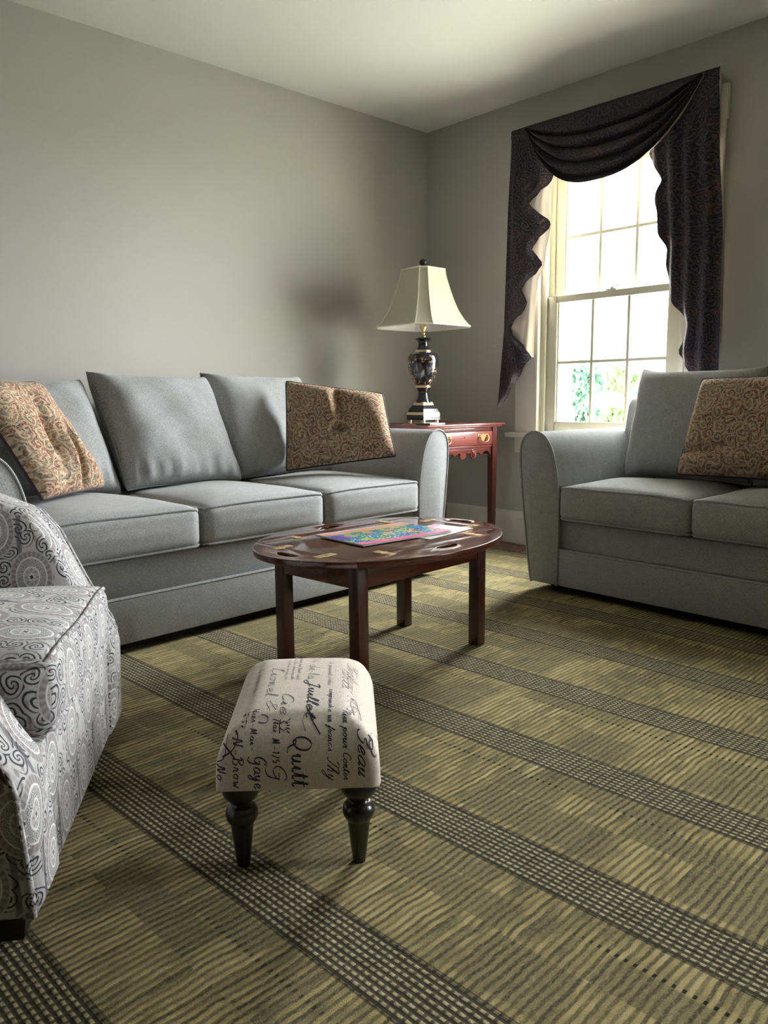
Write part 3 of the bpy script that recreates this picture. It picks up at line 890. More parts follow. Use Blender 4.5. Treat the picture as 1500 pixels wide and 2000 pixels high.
throw_pillow('brown and ochre paisley pillow in the sofa corner beside the lamp', (2.152, 2.972, 0.507), (2.532, 2.622, 0.574), (2.560, 2.742, 0.862), (2.216, 3.044, 0.926), 0.13, 3,
             lambda u, v: -0.05 * g2(u, v, .05, .60, .08, .40, .10) - 0.05 * g2(u, v, .05, -.12, .16, .12, .6) + 0.03 * g2(u, v, -.22, -.25, .10, .25, -.5) + 0.025 * g2(u, v, -.12, .4, .12, .4))
throw_pillow('bright ochre paisley pillow at the left end of the long sofa', (0.956, 2.710, 0.508), (1.262, 2.905, 0.511), (1.066, 3.000, 0.911), (0.773, 2.820, 0.911), 0.13, 5,
             lambda u, v: -0.05 * g2(u, v, .35, -.45, .09, .5, -.35) - 0.03 * g2(u, v, -.1, -.1, .1, .6, -.3) + 0.02 * g2(u, v, .15, -.4, .1, .5, -.3) - 0.03 * g2(u, v, .2, -.9, .1, .2))
throw_pillow('dark paisley pillow on the loveseat leaning on its grey back cushion', (3.070, 1.535, 0.520), (3.090, 1.060, 0.520), (3.175, 1.090, 0.918), (3.170, 1.492, 0.910), 0.14, 9,
             lambda u, v: -0.045 * g2(u, v, -.7, -.5, .5, .10, .1) + 0.02 * g2(u, v, -.6, -.75, .5, .15) + 0.01 * g2(u, v, -.3, .3, .4, .1, .4))

# ------------------------------------------------------------------ armchair
ac = thing('armchair', 'grey and charcoal medallion-print armchair cut by the left edge of the picture', 'chair', (0.367, 1.194, 0), R(56.58))
AW, AH = 0.80, 0.13
def arm_top(y):
    return interp([-.01, 0, .03, .065, .12, .16, .25, .4, .6, .86], [.28, .297, .345, .415, .54, .592, .63, .65, .675, .70], y)
def chair_arm(s):
    """rolled swoop arm: low at the front, sweeping up to the back"""
    m_ = MB()
    ysamp = [-.012, -.004, .004, .014, .026, .04, .055, .07, .085, .1, .12, .14, .16, .18, .21, .25, .3, .36, .44, .54, .66, .80]
    prof = []
    NP = 22
    rows = []
    for y in ysamp:
        zt = arm_top(y)
        row = []
        rr = AH / 2
        fl = 0.045 * sm(.05, .34, zt)
        ins = 0.02 if y < -.008 else (0.006 if y < 0 else 0.0)
        for k in range(NP + 1):
            q = k / NP
            if q < .3:   # inner side, going up
                x, z = AH - ins, 0.05 + ins + (zt - rr * .8 - .05) * (q / .3)
            elif q < .7:
                a = (q - .3) / .4 * PI
                x, z = AH / 2 + (AH / 2 - ins) * math.copysign(abs(cos(a)) ** .7, cos(a)), zt - rr * .8 + (rr * .8 - ins) * abs(sin(a)) ** .55
            else:
                x, z = ins, 0.05 + ins + (zt - rr * .8 - .05) * (1 - (q - .7) / .3)
            f = fl * sm(.05, max(.2, zt), z)
            x -= f * (1 - 0.35 * (x / AH))
            row.append((x if s < 0 else AW - x, y, z))
        rows.append(row)
    vs = [p for r in rows for p in r]
    n = NP + 1
    fs = []
    for j in range(len(rows) - 1):
        for k in range(NP):
            q = (j * n + k, j * n + k + 1, (j + 1) * n + k + 1, (j + 1) * n + k)
            fs.append(q if s < 0 else q[::-1])
    fs.append(tuple(range(n)) if s > 0 else tuple(range(n - 1, -1, -1)))
    fs.append(tuple((len(rows) - 1) * n + k for k in (range(n) if s < 0 else range(n - 1, -1, -1))))
    m_.add(vs, fs)
    o = m_.build('arm', 'damask', ac, 55, boxuv=True)
    # welt: up the front edge and along the outer top edge
    path = [rows[2][NP - 0]] + [rows[2][k] for k in range(NP, int(NP * .66), -1)] + [rows[j][int(NP * .66)] for j in range(3, len(rows))]
    path = [(p[0] - s * -0.0 + (-.002 if s < 0 else .002), p[1] - .002, p[2]) for p in path]
    MB().tube(path, 0.005, 6).build('welt', 'damask', o, 80, boxuv=True)
for s in (-1, 1): chair_arm(s)
MB().box(.02, AW - .02, 0.0, .70, .048, .288, .012).build('front_panel', 'damask', ac, boxuv=True)
o = seat_cushion(ac, AW / 2, -0.018, 0.288, AW - 2 * AH + .012, .58, 0.135, 'damask', 77, 0.034, 0.006)
bk = MB()
bk.prism([(.56, .29), (.60, .55), (.66, .92), (.70, .96), (.76, .95), (.78, .90), (.74, .30), (.72, .05), (.58, .05)], lambda a, b, d: (d, a, b), .06, AW - .06, .03)
bk.build('backrest', 'damask', ac, 50, boxuv=True)
MB().box(.0, AW, .004, .02, .046, .054, .003).build('bottom_welt', 'damask', ac, boxuv=True)
for x in (.045, AW - .045):
    for y in (.05, .66):
        p_ = MB()
        p_.prism([(-.032, -.032), (.032, -.032), (.032, .032), (-.032, .032)], lambda a, b, d, x=x, y=y: (x + a * (0.75 + .25 * d / .05), y + b * (0.75 + .25 * d / .05), d), 0.0, 0.05)
        p_.build('leg', 'black_foot', ac)

# ------------------------------------------------------------------ butler coffee table
CT = thing('coffee_table', 'oval dark cherry coffee table with brass hinges and hand-hold leaves', 'table', (1.732, 1.858, 0), R(3.5))
EA, EB, RX, RY = 0.464, 0.342, 0.345, 0.195
ZT0, ZT1 = 0.376, 0.396
def ell(t): return (EA * cos(t), EB * sin(t))
def slot(cx, cy, ang, a=0.047, b=0.0155, n=20):
    out = []
    for k in range(n):
        q = 2 * PI * k / n
        x, y = a * math.copysign(abs(cos(q)) ** .8, cos(q)), b * sin(q)
        y += 0.006 * (1 - (x / a) ** 2)
        out.append((cx + x * cos(ang) - y * sin(ang), cy + x * sin(ang) + y * cos(ang)))
    return out
MB().prism([(-RX + .001, -RY + .001), (RX - .001, -RY + .001), (RX - .001, RY - .001), (-RX + .001, RY - .001)], lambda a, b, d: (a, b, d), ZT0, ZT1, .002, 2).build('tray', 'walnut', CT)
tx = math.acos(RX / EA); g = 0.0018
yx = EB * sin(tx)
leafy = [(-RX + g, RY + g), (RX - g, RY + g), (RX - g, EB * sin(tx))] + [ell(tx + (PI - 2 * tx) * k / 30) for k in range(1, 30)] + [(-RX + g, EB * sin(tx))]
leafx = [(RX + g, -yx)] + [ell(-tx + 2 * tx * k / 24) for k in range(1, 24)] + [(RX + g, yx)]
for s in (1, -1):
    MB().prism([(s * a, s * b) for a, b in leafy], lambda a, b, d: (a, b, d), ZT0, ZT1, .003, 3, [slot(0, s * .262, 0 if s > 0 else PI)]).build('leaf', 'walnut', CT)
    MB().prism([(s * a, s * b) for a, b in leafx], lambda a, b, d: (a, b, d), ZT0, ZT1, .003, 3, [slot(s * .405, 0, -PI / 2 * s)]).build('leaf', 'walnut', CT)
def hinge(x, y, ang):
    h = MB().box(-.036, -.0008, -.0135, .0135, ZT1 - .003, ZT1 + .0008, .0004).box(.0008, .036, -.0135, .0135, ZT1 - .003, ZT1 + .0008, .0004)
    h.tube([(0, -.0135, ZT1 + .0002), (0, .0135, ZT1 + .0002)], .0022, 8)
    for sx in (-.026, -.012, .012, .026): h.lathe([(.0028, ZT1 + .0006), (.0028, ZT1 + .0014)], 8, sx, 0.0)
    h.build('hinge', 'brass_hinge', CT, loc=(x, y, 0), rot=(0, 0, ang))
for s in (-1, 1):
    for x in (-.205, .215): hinge(x, s * RY, PI / 2)
    for y in (-.095, .10): hinge(s * RX, y, 0)
LX, LY = 0.285, 0.168
for sx in (-1, 1):
    for sy in (-1, 1):
        MB().box(-.0205, .0205, -.0205, .0205, 0, ZT0, .003).build('leg', 'walnut_leg', CT, loc=(sx * LX, sy * LY, 0))
for s in (-1, 1):
    MB().box(-LX, LX, s * (LY + .008) - .010, s * (LY + .008) + .010, .300, ZT0, .002).build('apron', 'walnut', CT)
    MB().box(s * (LX + .008) - .010, s * (LX + .008) + .010, -LY, LY, .300, ZT0, .002).build('apron', 'walnut', CT)

# papers on the table
mz = thing('magazine', 'colourful open magazine with blue artwork and a pink strip on the coffee table', 'magazine', (1.745, 1.872, 0.3990), R(-3))
def sheet(L, D, curl, z):
    return MB().grid(lambda u, v: ((u - .5) * L, (v - .5) * D, z + curl * ((2 * u - 1) ** 2 * .3 + .7 * sm(.7, 1, u) * (1 - v))), 20, 10)
pg = MB().box(-.188, .188, -.128, .122, 0.0, 0.004, .001)
pg.build('pages', plain('paper_block', (.80, .80, .78), .6), mz)
cv = sheet(.376, .25, 0.002, .0046); cv.build('cover', art_mat('magazine_art', 0), mz, loc=(0, -.003, 0))
m2 = thing('magazine', 'white leaflet with a pink strip lying half under the colourful magazine', 'magazine', (1.905, 1.795, 0.3968), R(9))
pg = MB().box(-.13, .13, -.075, .085, 0.0, 0.0005)
pg.build('pages', plain('leaflet_paper', (.82, .82, .82), .5), m2)
sheet(.26, .158, 0.0004, .0008).build('cover', art_mat('leaflet_art', 1), m2, loc=(0, .005, 0))

# ------------------------------------------------------------------ side table
TX0, TX1, TY0, TY1, TZ = 2.925, 3.555, 2.80, 3.27, 0.699
SD = thing('side_table', 'red mahogany side table with one brass-handled drawer in the room corner', 'table', ((TX0 + TX1) / 2, (TY0 + TY1) / 2, 0))
hx, hy = (TX1 - TX0) / 2, (TY1 - TY0) / 2
tz = TZ
tp = MB()
tp.box(-hx, hx, -hy, hy, tz - .011, tz, .004).box(-hx + .012, hx - .012, -hy + .012, hy - .012, tz - .022, tz - .010, .004)
tp.build('top', 'mahog', SD)
lx, ly = hx - .058, hy - .045
for sx in (-1, 1):
    for sy in (-1, 1):
        MB().prism([(-.019, -.019), (.019, -.019), (.019, .019), (-.019, .019)], lambda a, b, d: (a * (.82 + .18 * min(1, d / .4)), b * (.82 + .18 * min(1, d / .4)), d), 0, tz - .022).build('leg', 'mahog_leg', SD, loc=(sx * lx, sy * ly, 0))
zb = tz - .022
for s in (-1, 1):
    MB().box(s * lx - .009, s * lx + .009, -ly, ly, zb - .155, zb, .002).build('side_apron', 'mahog', SD)
MB().box(-lx, lx, ly - .009, ly + .009, zb - .155, zb, .002).build('back_apron', 'mahog', SD)
MB().box(-lx + .018, lx - .018, -ly - .012, -ly + .005, zb - .020, zb, .002).box(-lx + .018, lx - .018, -ly - .012, -ly + .005, zb - .112, zb - .100, .002).build('drawer_rail', 'mahog', SD)
dr = MB().box(-lx + .021, lx - .021, -ly - .018, -ly + .004, zb - .098, zb - .022, .004).build('drawer', 'mahog', SD)
MB().lathe([(.0035, 0), (.0035, .002)], 10).tube([(0, 0, .001), (0, -.008, .001)], .0016).build('keyhole', 'blackplastic', dr, loc=(0, -ly - .0175, zb - .050), rot=(PI / 2, 0, 0))
def pull(x):
    h = MB()
    for s in (-1, 1):
        h.v_off = None
        for k in range(6):
            pass
        h.tube([(s * .032, 0, 0), (s * .032, -.012, 0)], lambda t: .0105 if t < .3 else .006, 12)
    plate = [(-.046, .006), (-.040, .014), (-.026, .013), (-.014, .006), (0, .016), (.014, .006), (.026, .013), (.040, .014), (.046, .006), (.036, -.004), (.020, -.006), (.010, -.020), (0, -.026), (-.010, -.020), (-.020, -.006), (-.036, -.004)]
    h.prism(plate, lambda a, b, d: (a, -d, b), 0, .0022, .0006, 1)
    h.tube([(-.032, -.012, 0), (-.034, -.014, -.012), (-.024, -.016, -.026), (-.008, -.017, -.031), (.008, -.017, -.031), (.024, -.016, -.026), (.034, -.014, -.012), (.032, -.012, 0)], .0032, 8)
    h.build('brass_pull', 'brass', dr, loc=(x, -ly - .018, zb - .050))
pull(.155); pull(-.155)
# shaped apron under the drawer: scrolls and a central drop
half = [(0, -.058), (.012, -.058), (.022, -.050), (.026, -.040), (.020, -.032), (.030, -.026), (.050, -.032), (.066, -.040), (.078, -.036), (.084, -.028), (.110, -.026), (.132, -.030), (.150, -.040), (.160, -.038), (.172, -.026), (.200, -.020), (.214, -.026), (.228, -.040), (.236, -.060)]
k_ = (lx - .019) / .236
half = [(a * k_, b) for a, b in half]
outl = [(-a, b) for a, b in reversed(half[1:])] + half + [(lx - .019, .004), (-lx + .019, .004)]
so = MB().prism(outl, lambda a, b, d: (a, d, zb - .112 + b), -ly - .008, -ly + .006, .002, 2).build('shaped_apron', 'mahog', SD)
rs = MB()
for rr, dd in ((.026, .004), (.017, .009), (.008, .013)):
    rs.prism([(rr * cos(2 * PI * k / 20), rr * sin(2 * PI * k / 20)) for k in range(20)], lambda a, b, d: (.085 + a, d, zb - .146 + b), -ly - .008 - dd, -ly - .006, .0015, 1)
rs.build('carved_rosette', 'mahog', so)

# thin dark slab behind the sofa arm
tag(MB().box(-.07, .07, -.045, .045, 0, .011, .003).build('flat_case', 'blackplastic', loc=(3.02, 2.87, TZ), rot=(0, 0, R(8))), 'thin flat black case lying on the side table behind the sofa arm', 'case')

# ------------------------------------------------------------------ table lamp
LP = thing('table_lamp', 'black and gilt urn table lamp with a cream bell shade on the side table', 'lamp', (3.170, 3.070, TZ))
K = 4.386 / 1539.7                     # metres per pixel measured at the lamp
_d = FW + RT * ((826.5 - 750) / 1539.7) - UP * ((828.5 - 1000) / 1539.7)
LP0 = _d.z / math.hypot(_d.x, _d.y) * math.hypot(3.170, 3.070)
def bz(y):
    "height above the table of a point on the lamp's axis seen at image row y"
    d = FW + RT * ((826.5 - 750) / 1539.7) - UP * ((y - 1000) / 1539.7)
    return 0.845 + d.z / math.hypot(d.x, d.y) * math.hypot(3.170, 3.070) - TZ - (0.845 + LP0 - TZ)
def P(r, y): return (r * K, bz(y))
q2 = math.sqrt(2)
def square_loft(prof, name, mat, parent):
    m_ = MB(); m_.lathe([(h * q2, z) for h, z in prof], 4, phase=PI / 4)
    return m_.build(name, mat, parent, 20)
hd = lambda r: r * K / q2              # half side from the measured half diagonal
for sx in (-1, 1):
    for sy in (-1, 1):
        MB().lathe([(.010, 0), (.0115, bz(826)), (.010, bz(822)), (.0115, bz(820.5))], 12, sx * hd(26), sy * hd(26)).build('ball_foot', 'gold', LP)
square_loft([(hd(32), bz(821)), (hd(32.5), bz(819)), (hd(32), bz(811.5))], 'plinth', 'lacquer', LP)
square_loft([(hd(32.5), bz(811.5)), (hd(31), bz(806.5))], 'gilt_band', 'gold', LP)
square_loft([(hd(30), bz(807)), (hd(28.5), bz(803)), (hd(27.5), bz(800)), (hd(21), bz(793))], 'stepped_base', 'lacquer', LP)
square_loft([(hd(20.5), bz(793)), (hd(18), bz(787))], 'gilt_band', 'gold', LP)
MB().lathe([P(14.5, 788), P(13.5, 784), P(11, 779), P(9.6, 772), P(9.6, 768), P(11, 764), P(13, 761), P(14, 759)], 40).build('foot_stem', 'lacquer', LP)
MB().lathe([P(14.4, 759), P(15.2, 757.5), P(15, 755.5), P(14.4, 754.5)], 40).build('gilt_band', 'gold', LP)
MB().lathe([P(14, 755), P(19, 747), P(24, 737), P(27.5, 727), P(29.6, 717), P(30.3, 708), P(29.6, 700), P(27.5, 695), P(24, 691.5), P(18, 690), P(14.6, 689)], 48).build('urn', 'vase', LP, 70)
MB().lathe([P(14.6, 689.2), P(15.2, 687.6), P(14.9, 686), P(13.6, 685)], 40).build('gilt_band', 'gold', LP)
MB().lathe([P(13.4, 685.4), P(10.5, 681), P(9.2, 676), P(9.2, 671), P(11, 667), P(14.8, 664.5), P(15.4, 663), P(14, 661.5), P(6, 660.5)], 40).build('neck', 'lacquer', LP)
MB().lathe([P(4.4, 661), P(5.2, 658), P(3.0, 655.5), P(4.4, 652), P(3.0, 649), P(4.0, 646), P(6.4, 643), P(6.8, 640), P(5.6, 634), P(5.6, 624)], 24).build('socket', 'brass', LP)
MB().lathe([P(4.0, 624), P(8.6, 612), P(9.5, 602), P(6.0, 592), P(2, 589)], 20).build('bulb', plain('frosted_bulb', (.8, .8, .78), .3), LP)
hp = [(0, -.018, bz(640))] + [(0, -.055 * sin(PI * t) - .0, bz(640) + (bz(520) - bz(640)) * t) for t in (.15, .3, .5, .7, .85)] + [(0, 0, bz(518))]
MB().tube(catmull(hp, 4), .0016, 6).tube(catmull([(a, -b, c) for a, b, c in hp], 4), .0016, 6).build('harp', 'brass', LP)
MB().lathe([(.004, bz(524)), (.005, bz(521)), P(6.0, 519), P(7.4, 515.5), P(7.2, 512), P(5.0, 509), P(1.5, 508)], 20).build('finial', 'black_foot', LP)
# bell shade: square with cut corners
def shade_half(z):     # half side and corner cut against height
    t = (z - bz(641)) / (bz(529) - bz(641))
    tt = [0, .03, .10, .19, .31, .44, .57, .71, .87, 1]
    return (interp(tt, [.211, .203, .186, .171, .153, .139, .1265, .1155, .1035, .098], t), interp(tt, [.066, .063, .058, .053, .048, .043, .0385, .036, .033, .0315], t))
zs = [bz(641) + (bz(529) - bz(641)) * k / 18 for k in range(19)]
def ring(z, inset=0.0, m=6):
    a, c = shade_half(z); a -= inset
    corners = [(a, -(a - c)), (a, a - c), (a - c, a), (-(a - c), a), (-a, a - c), (-a, -(a - c)), (-(a - c), -a), (a - c, -a)]
    out = []
    for k in range(8):
        p, q = corners[k], corners[(k + 1) % 8]
        n = m if k % 2 == 0 else 2
        bow = -0.0 
        for i in range(n):
            t = i / n; x, y = p[0] * (1 - t) + q[0] * t, p[1] * (1 - t) + q[1] * t
            out.append((x, y, z))
    return out
def shell(inset, flip):
    vs, fs = [], []
    for z in zs: vs += ring(z, inset)
    n = len(ring(zs[0]))
    for j in range(len(zs) - 1):
        for k in range(n):
            q = (j * n + k, j * n + (k + 1) % n, (j + 1) * n + (k + 1) % n, (j + 1) * n + k)
            fs.append(q[::-1] if flip else q)
    return vs, fs
m_ = MB(); m_.add(*shell(0, False)); so = m_.build('shade', 'shade', LP, 25, boxuv=True)
m_ = MB(); m_.add(*shell(.004, True)); m_.build('shade_lining', plain('white_shade_lining', (.82, .81, .78), .7), so, 25)
tr_ = MB()
for z in (zs[0], zs[-1]):
    tr_.tube([(p[0] * 1.004, p[1] * 1.004, z) for p in ring(z)], .0042, 6, True)
for k in range(8):
    path = []
    for z in zs:
        a, c = shade_half(z)
        path.append((Vector([(a, -(a - c)), (a, a - c), (a - c, a), (-(a - c), a), (-a, a - c), (-a, -(a - c)), (-(a - c), -a), (a - c, -a)][k] + (z,))))
    tr_.tube([(p.x * 1.003, p.y * 1.003, p.z) for p in path], .0028, 6)
tr_.build('shade_trim', 'shade_trim', so, boxuv=True)
MB().tube(catmull([(-.05, .05, .012), (-.075, .035, .022), (-.10, .02, .014), (-.14, 0.02, .004), (-.20, .05, .003), (-.24, .12, .003), (-.235, .215, .003)], 5), .0024, 6).build('cord', 'blackplastic', LP)

# ------------------------------------------------------------------ footstool with printed script
FS = thing('footstool', 'small linen footstool printed with cursive French script on black turned legs', 'stool', (0.903, 1.207, 0), R(-40.5))
FL_, FD_, FZ0, FZ1 = 0.292, 0.400, 0.165, 0.282
def fdef(q, p):
    q = q.copy()
    k = (1 - p.x ** 2) * (1 - p.y ** 2)
    if p.z > 0: q.z += 0.016 * max(0, k) ** .6 * p.z
    q.z -= 0.020 * (abs(p.x) ** 3) * (p.z + 1) / 2 * 0.6
    w_ = (q.z + .06) / .12
    q.x *= 1 - 0.045 * w_; q.y *= 1 - 0.05 * w_
    if p.z < -.9: q.z += 0.006 * (1 - p.x ** 2) * 0
    return q
m_ = MB()
ff = soft_box(FL_, FD_, FZ1 - FZ0, 0.016)
FH = (FZ1 - FZ0) / 2
def fclip(p):
    q = ff(p)
    if p.z < 0 and max(abs(p.x), abs(p.y)) > .97:      # stapled edge: square at the bottom
        e = ff(Vector((p.x, p.y, 0)))
        q = Vector((e.x, e.y, max(-FH, min(q.z, p.z * FH))))
    t = max(0, (q.z - (FH - .085)) / .085)
    dome = 1 - math.sqrt(max(0, 1 - t * t * .96))
    k = max(0, (1 - p.x ** 2) * (1 - p.y ** 2))
    x = q.x * (1 - .068 * dome / (FL_ / 2)) * (1 - .03 * (q.z + FH) / (2 * FH))
    y = q.y * (1 - .055 * dome / (FD_ / 2))
    return Vector((x, y, q.z + (0.012 * k ** .6 if p.z > 0 else 0)))
CV2, CF2 = rounded_cube(24)
m_.add([fclip(p) for p in CV2], CF2)
seat = m_.build('seat', 'linen', FS, 50, loc=(0, 0, (FZ0 + FZ1) / 2), boxuv=True)
bmx = bmesh.new(); bmx.from_mesh(seat.data)
bvh = BVHTree.FromBMesh(bmx)
tap = [(.034, FZ0), (.036, FZ0 - .006), (.0355, FZ0 - .018), (.030, FZ0 - .030), (.021, FZ0 - .038), (.0175, FZ0 - .043), (.019, FZ0 - .046), (.023, FZ0 - .048), (.0285, FZ0 - .056), (.030, FZ0 - .064), (.028, FZ0 - .073), (.0235, FZ0 - .080), (.021, FZ0 - .083), (.0205, FZ0 - .088), (.0125, 0.004), (.0115, 0.0)]
for sx in (-1, 1):
    for sy in (-1, 1):
        MB().lathe(tap[::-1], 28).build('leg', 'blackleg', FS, 30, loc=(sx * (FL_ / 2 - .040), sy * (FD_ / 2 - .044), 0))
# --- the handwriting: a small cursive stroke alphabet (x forward, y up, x-height 1)
GL = {
 'a': [[(.75, .9), (.4, 1), (.08, .6), (.1, .15), (.4, .02), (.72, .4), (.78, .95), (.74, .3), (.85, .02), (1.05, .2)]],
 'b': [[(0, .2), (.25, 1.2), (.4, 2), (.22, 2), (.15, 1), (.18, .1), (.5, .02), (.7, .4), (.55, .85), (.85, .8)]],
 'c': [[(.7, .8), (.45, 1), (.12, .65), (.12, .2), (.4, 0), (.75, .2)]],
 'd': [[(.7, .85), (.4, 1), (.1, .6), (.12, .12), (.4, .02), (.7, .5), (.85, 2.1), (.76, .5), (.88, .02), (1.05, .2)]],
 'e': [[(.05, .35), (.45, .5), (.62, .8), (.42, 1), (.15, .7), (.15, .2), (.42, 0), (.8, .25)]],
 'f': [[(0, .1), (.4, 1.2), (.62, 2), (.42, 2), (.32, 1), (.22, -.7), (.1, -.9), (.2, -.2), (.6, .3)]],
 'g': [[(.7, .85), (.4, 1), (.1, .6), (.15, .1), (.45, .05), (.7, .5), (.72, .95), (.62, -.6), (.35, -1), (.12, -.7), (.5, -.2), (.95, .2)]],
 'h': [[(0, .1), (.35, 1.4), (.42, 2), (.26, 1.9), (.16, .9), (.12, 0), (.2, .6), (.45, .98), (.6, .75), (.58, .15), (.7, 0), (.9, .2)]],
 'i': [[(0, .2), (.25, .95), (.2, .2), (.35, 0), (.55, .2)], [(.33, 1.45), (.36, 1.5)]],
 'j': [[(0, .2), (.3, .95), (.22, -.6), (0, -1), (-.12, -.7), (.5, .2)], [(.38, 1.45), (.4, 1.5)]],
 'l': [[(0, .15), (.35, 1.3), (.42, 2), (.25, 1.9), (.16, .8), (.25, .02), (.5, .2)]],
 'm': [[(0, .8), (.12, .95), (.14, 0), (.2, .6), (.4, .98), (.48, .7), (.46, 0), (.55, .6), (.75, .98), (.84, .7), (.82, .1), (.95, 0), (1.12, .2)]],
 'n': [[(0, .8), (.12, .95), (.14, 0), (.22, .6), (.45, .98), (.58, .75), (.55, .12), (.68, 0), (.9, .2)]],
 'o': [[(.45, 1), (.1, .7), (.1, .2), (.4, 0), (.7, .35), (.65, .8), (.42, 1), (.6, .8), (.95, .85)]],
 'p': [[(0, .5), (.2, 1), (.15, 0), (.08, -.95), (.18, .3), (.45, 1), (.72, .7), (.6, .15), (.3, .02)], [(.5, .02), (.85, .2)]],
 'q': [[(.7, .85), (.4, 1), (.1, .6), (.15, .1), (.45, .05), (.7, .6), (.66, -.95)]],
 'r': [[(0, .2), (.2, 1.05), (.25, .85), (.5, .88), (.46, .3), (.55, .02), (.75, .2)]],
 's': [[(0, .15), (.35, 1), (.3, .75), (.52, .3), (.35, .02), (.1, .1)], [(.4, .02), (.75, .2)]],
 't': [[(0, .2), (.32, 1.7), (.24, .3), (.36, 0), (.6, .2)], [(.02, 1.15), (.6, 1.25)]],
 'u': [[(0, .5), (.16, .95), (.14, .25), (.3, 0), (.55, .3), (.66, .95), (.62, .2), (.75, 0), (.95, .2)]],
 'v': [[(0, .7), (.15, .95), (.25, 0), (.55, .95), (.85, .85)]],
 'w': [[(0, .6), (.12, .95), (.15, .15), (.3, 0), (.5, .6), (.55, .2), (.7, 0), (.95, .9), (1.15, .85)]],
 'x': [[(0, .9), (.3, .5), (.6, 0)], [(.6, .95), (.05, .05)]],
 'y': [[(0, .6), (.15, .95), (.18, .3), (.35, .1), (.6, .6), (.68, .95), (.55, -.6), (.25, -1), (.08, -.7), (.5, -.1), (.9, .2)]],
 'A': [[(-.1, .1), (.1, 0), (.7, 2.1), (.85, 0)], [(.1, .8), (.95, .85)]],
 'B': [[(.25, 1.9), (.15, 0)], [(-.15, 1.5), (.2, 2.1), (.8, 2.1), (.9, 1.6), (.4, 1.1), (.95, .8), (.85, .1), (.4, -.05), (0, .3)]],
 'C': [[(1, 1.7), (.8, 2.05), (.35, 1.9), (.05, 1.1), (.2, .2), (.6, 0), (1.05, .4)]],
 'G': [[(.95, 1.7), (.7, 2.1), (.25, 1.7), (.05, .9), (.3, .15), (.7, .3), (.95, .95), (.5, .95)], [(.9, .9), (.85, -.5), (.5, -1), (.1, -.7)]],
 'H': [[(.1, 1.8), (.3, 2), (.15, 0)], [(.95, 2.1), (.8, 1), (.85, 0), (1.1, .2)], [(.1, 1), (.9, 1.05)]],
 'J': [[(.1, 1.8), (.6, 2.1), (.95, 1.9)], [(.62, 2.05), (.5, .4), (.35, -.8), (0, -1), (-.2, -.6), (.2, -.2), (.9, .1)]],
 'L': [[(.4, 1.6), (.75, 2.05), (.55, 2.1), (.35, 1), (.1, .1), (.3, .15), (.6, 0), (1, .2)]],
 'M': [[(0, .1), (.15, 0), (.35, 2), (.55, .2), (.95, 2.1), (1.0, .2), (1.2, .1)]],
 'N': [[(-.1, .1), (.1, 0), (.3, 2), (.75, 0), (1.0, 2.1)]],
 'Q': [[(.5, .15), (.1, .6), (.1, 1.5), (.55, 2.1), (1.05, 1.7), (1.0, .7), (.5, .15), (.3, .4), (.6, .4), (.9, -.3), (1.4, -.5)]],
 'R': [[(.2, 2), (.15, 0)], [(-.15, 1.6), (.3, 2.15), (.85, 1.9), (.75, 1.3), (.25, 1.05), (.6, .6), (.85, 0), (1.1, .1)]],
 'T': [[(0, 1.7), (.3, 2.1), (.8, 1.9), (1.2, 2.15)], [(.7, 2), (.55, .4), (.3, 0), (.05, .25)]],
 '1': [[(.1, 1.5), (.35, 1.9), (.3, 0)]],
 '4': [[(.5, 1.9), (.05, .7), (.8, .75)], [(.6, 1.2), (.55, 0)]],
 '5': [[(.7, 1.9), (.2, 1.85), (.15, 1.1), (.6, 1.1), (.7, .5), (.4, 0), (.05, .2)]],
 '-': [[(.1, .55), (.7, .6)]],
 '&': [[(.9, .1), (.3, 1.5), (.5, 1.9), (.7, 1.6), (.1, .5), (.35, 0), (.9, .8)]],
 '/': [[(.1, -.2), (.6, 2)]],
 '.': [[(.15, 0), (.2, .05)]],
}
WID = {'m': 1.1, 'w': 1.15, 'i': .5, 'l': .5, 't': .55, 'f': .6, 'j': .5, 'r': .7, 's': .7, 'e': .75, '1': .6, '.': .4, ' ': .6, 'M': 1.3, 'Q': 1.3, 'A': 1.0, 'B': 1.1, 'H': 1.2, 'N': 1.15, 'R': 1.1, 'G': 1.15, 'J': 1.0, 'C': 1.05, 'L': 1.0, '/': .7}
ink, pale = MB(), MB()
ztop = (FZ1 - FZ0) / 2
def surf(sx, ty):
    """flat cloth coordinates (metres right of centre, metres forward of the back edge) laid over the seat"""
    arc = FD_ - .075
    if ty < arc: p = Vector((sx, FD_ / 2 - ty - .012, ztop + .05)); d = Vector((0, 0, -1))
    elif ty < arc + .075:
        q = (ty - arc) / .075 * PI / 2
        c = Vector((sx, -FD_ / 2 + .060, ztop - .045)); d = Vector((0, sin(q), -cos(q))); p = c - d * .25
    else: p = Vector((sx, -FD_ / 2 - .2, ztop - .045 - (ty - arc - .075))); d = Vector((0, 1, 0))
    if abs(sx) > FL_ / 2 - .045 and ty < arc + .04:
        q = min(1.2, (abs(sx) - FL_ / 2 + .045) / .06)
        sg = math.copysign(1, sx)
        c = Vector((sg * (FL_ / 2 - .06), p.y, ztop - .05)); d2 = Vector((-sg * sin(q), 0, -cos(q)))
        p, d = c - d2 * .25, d2
    h = bvh.ray_cast(p, d)
    if h[0] is None: return None
    return h[0] + h[1] * .0005
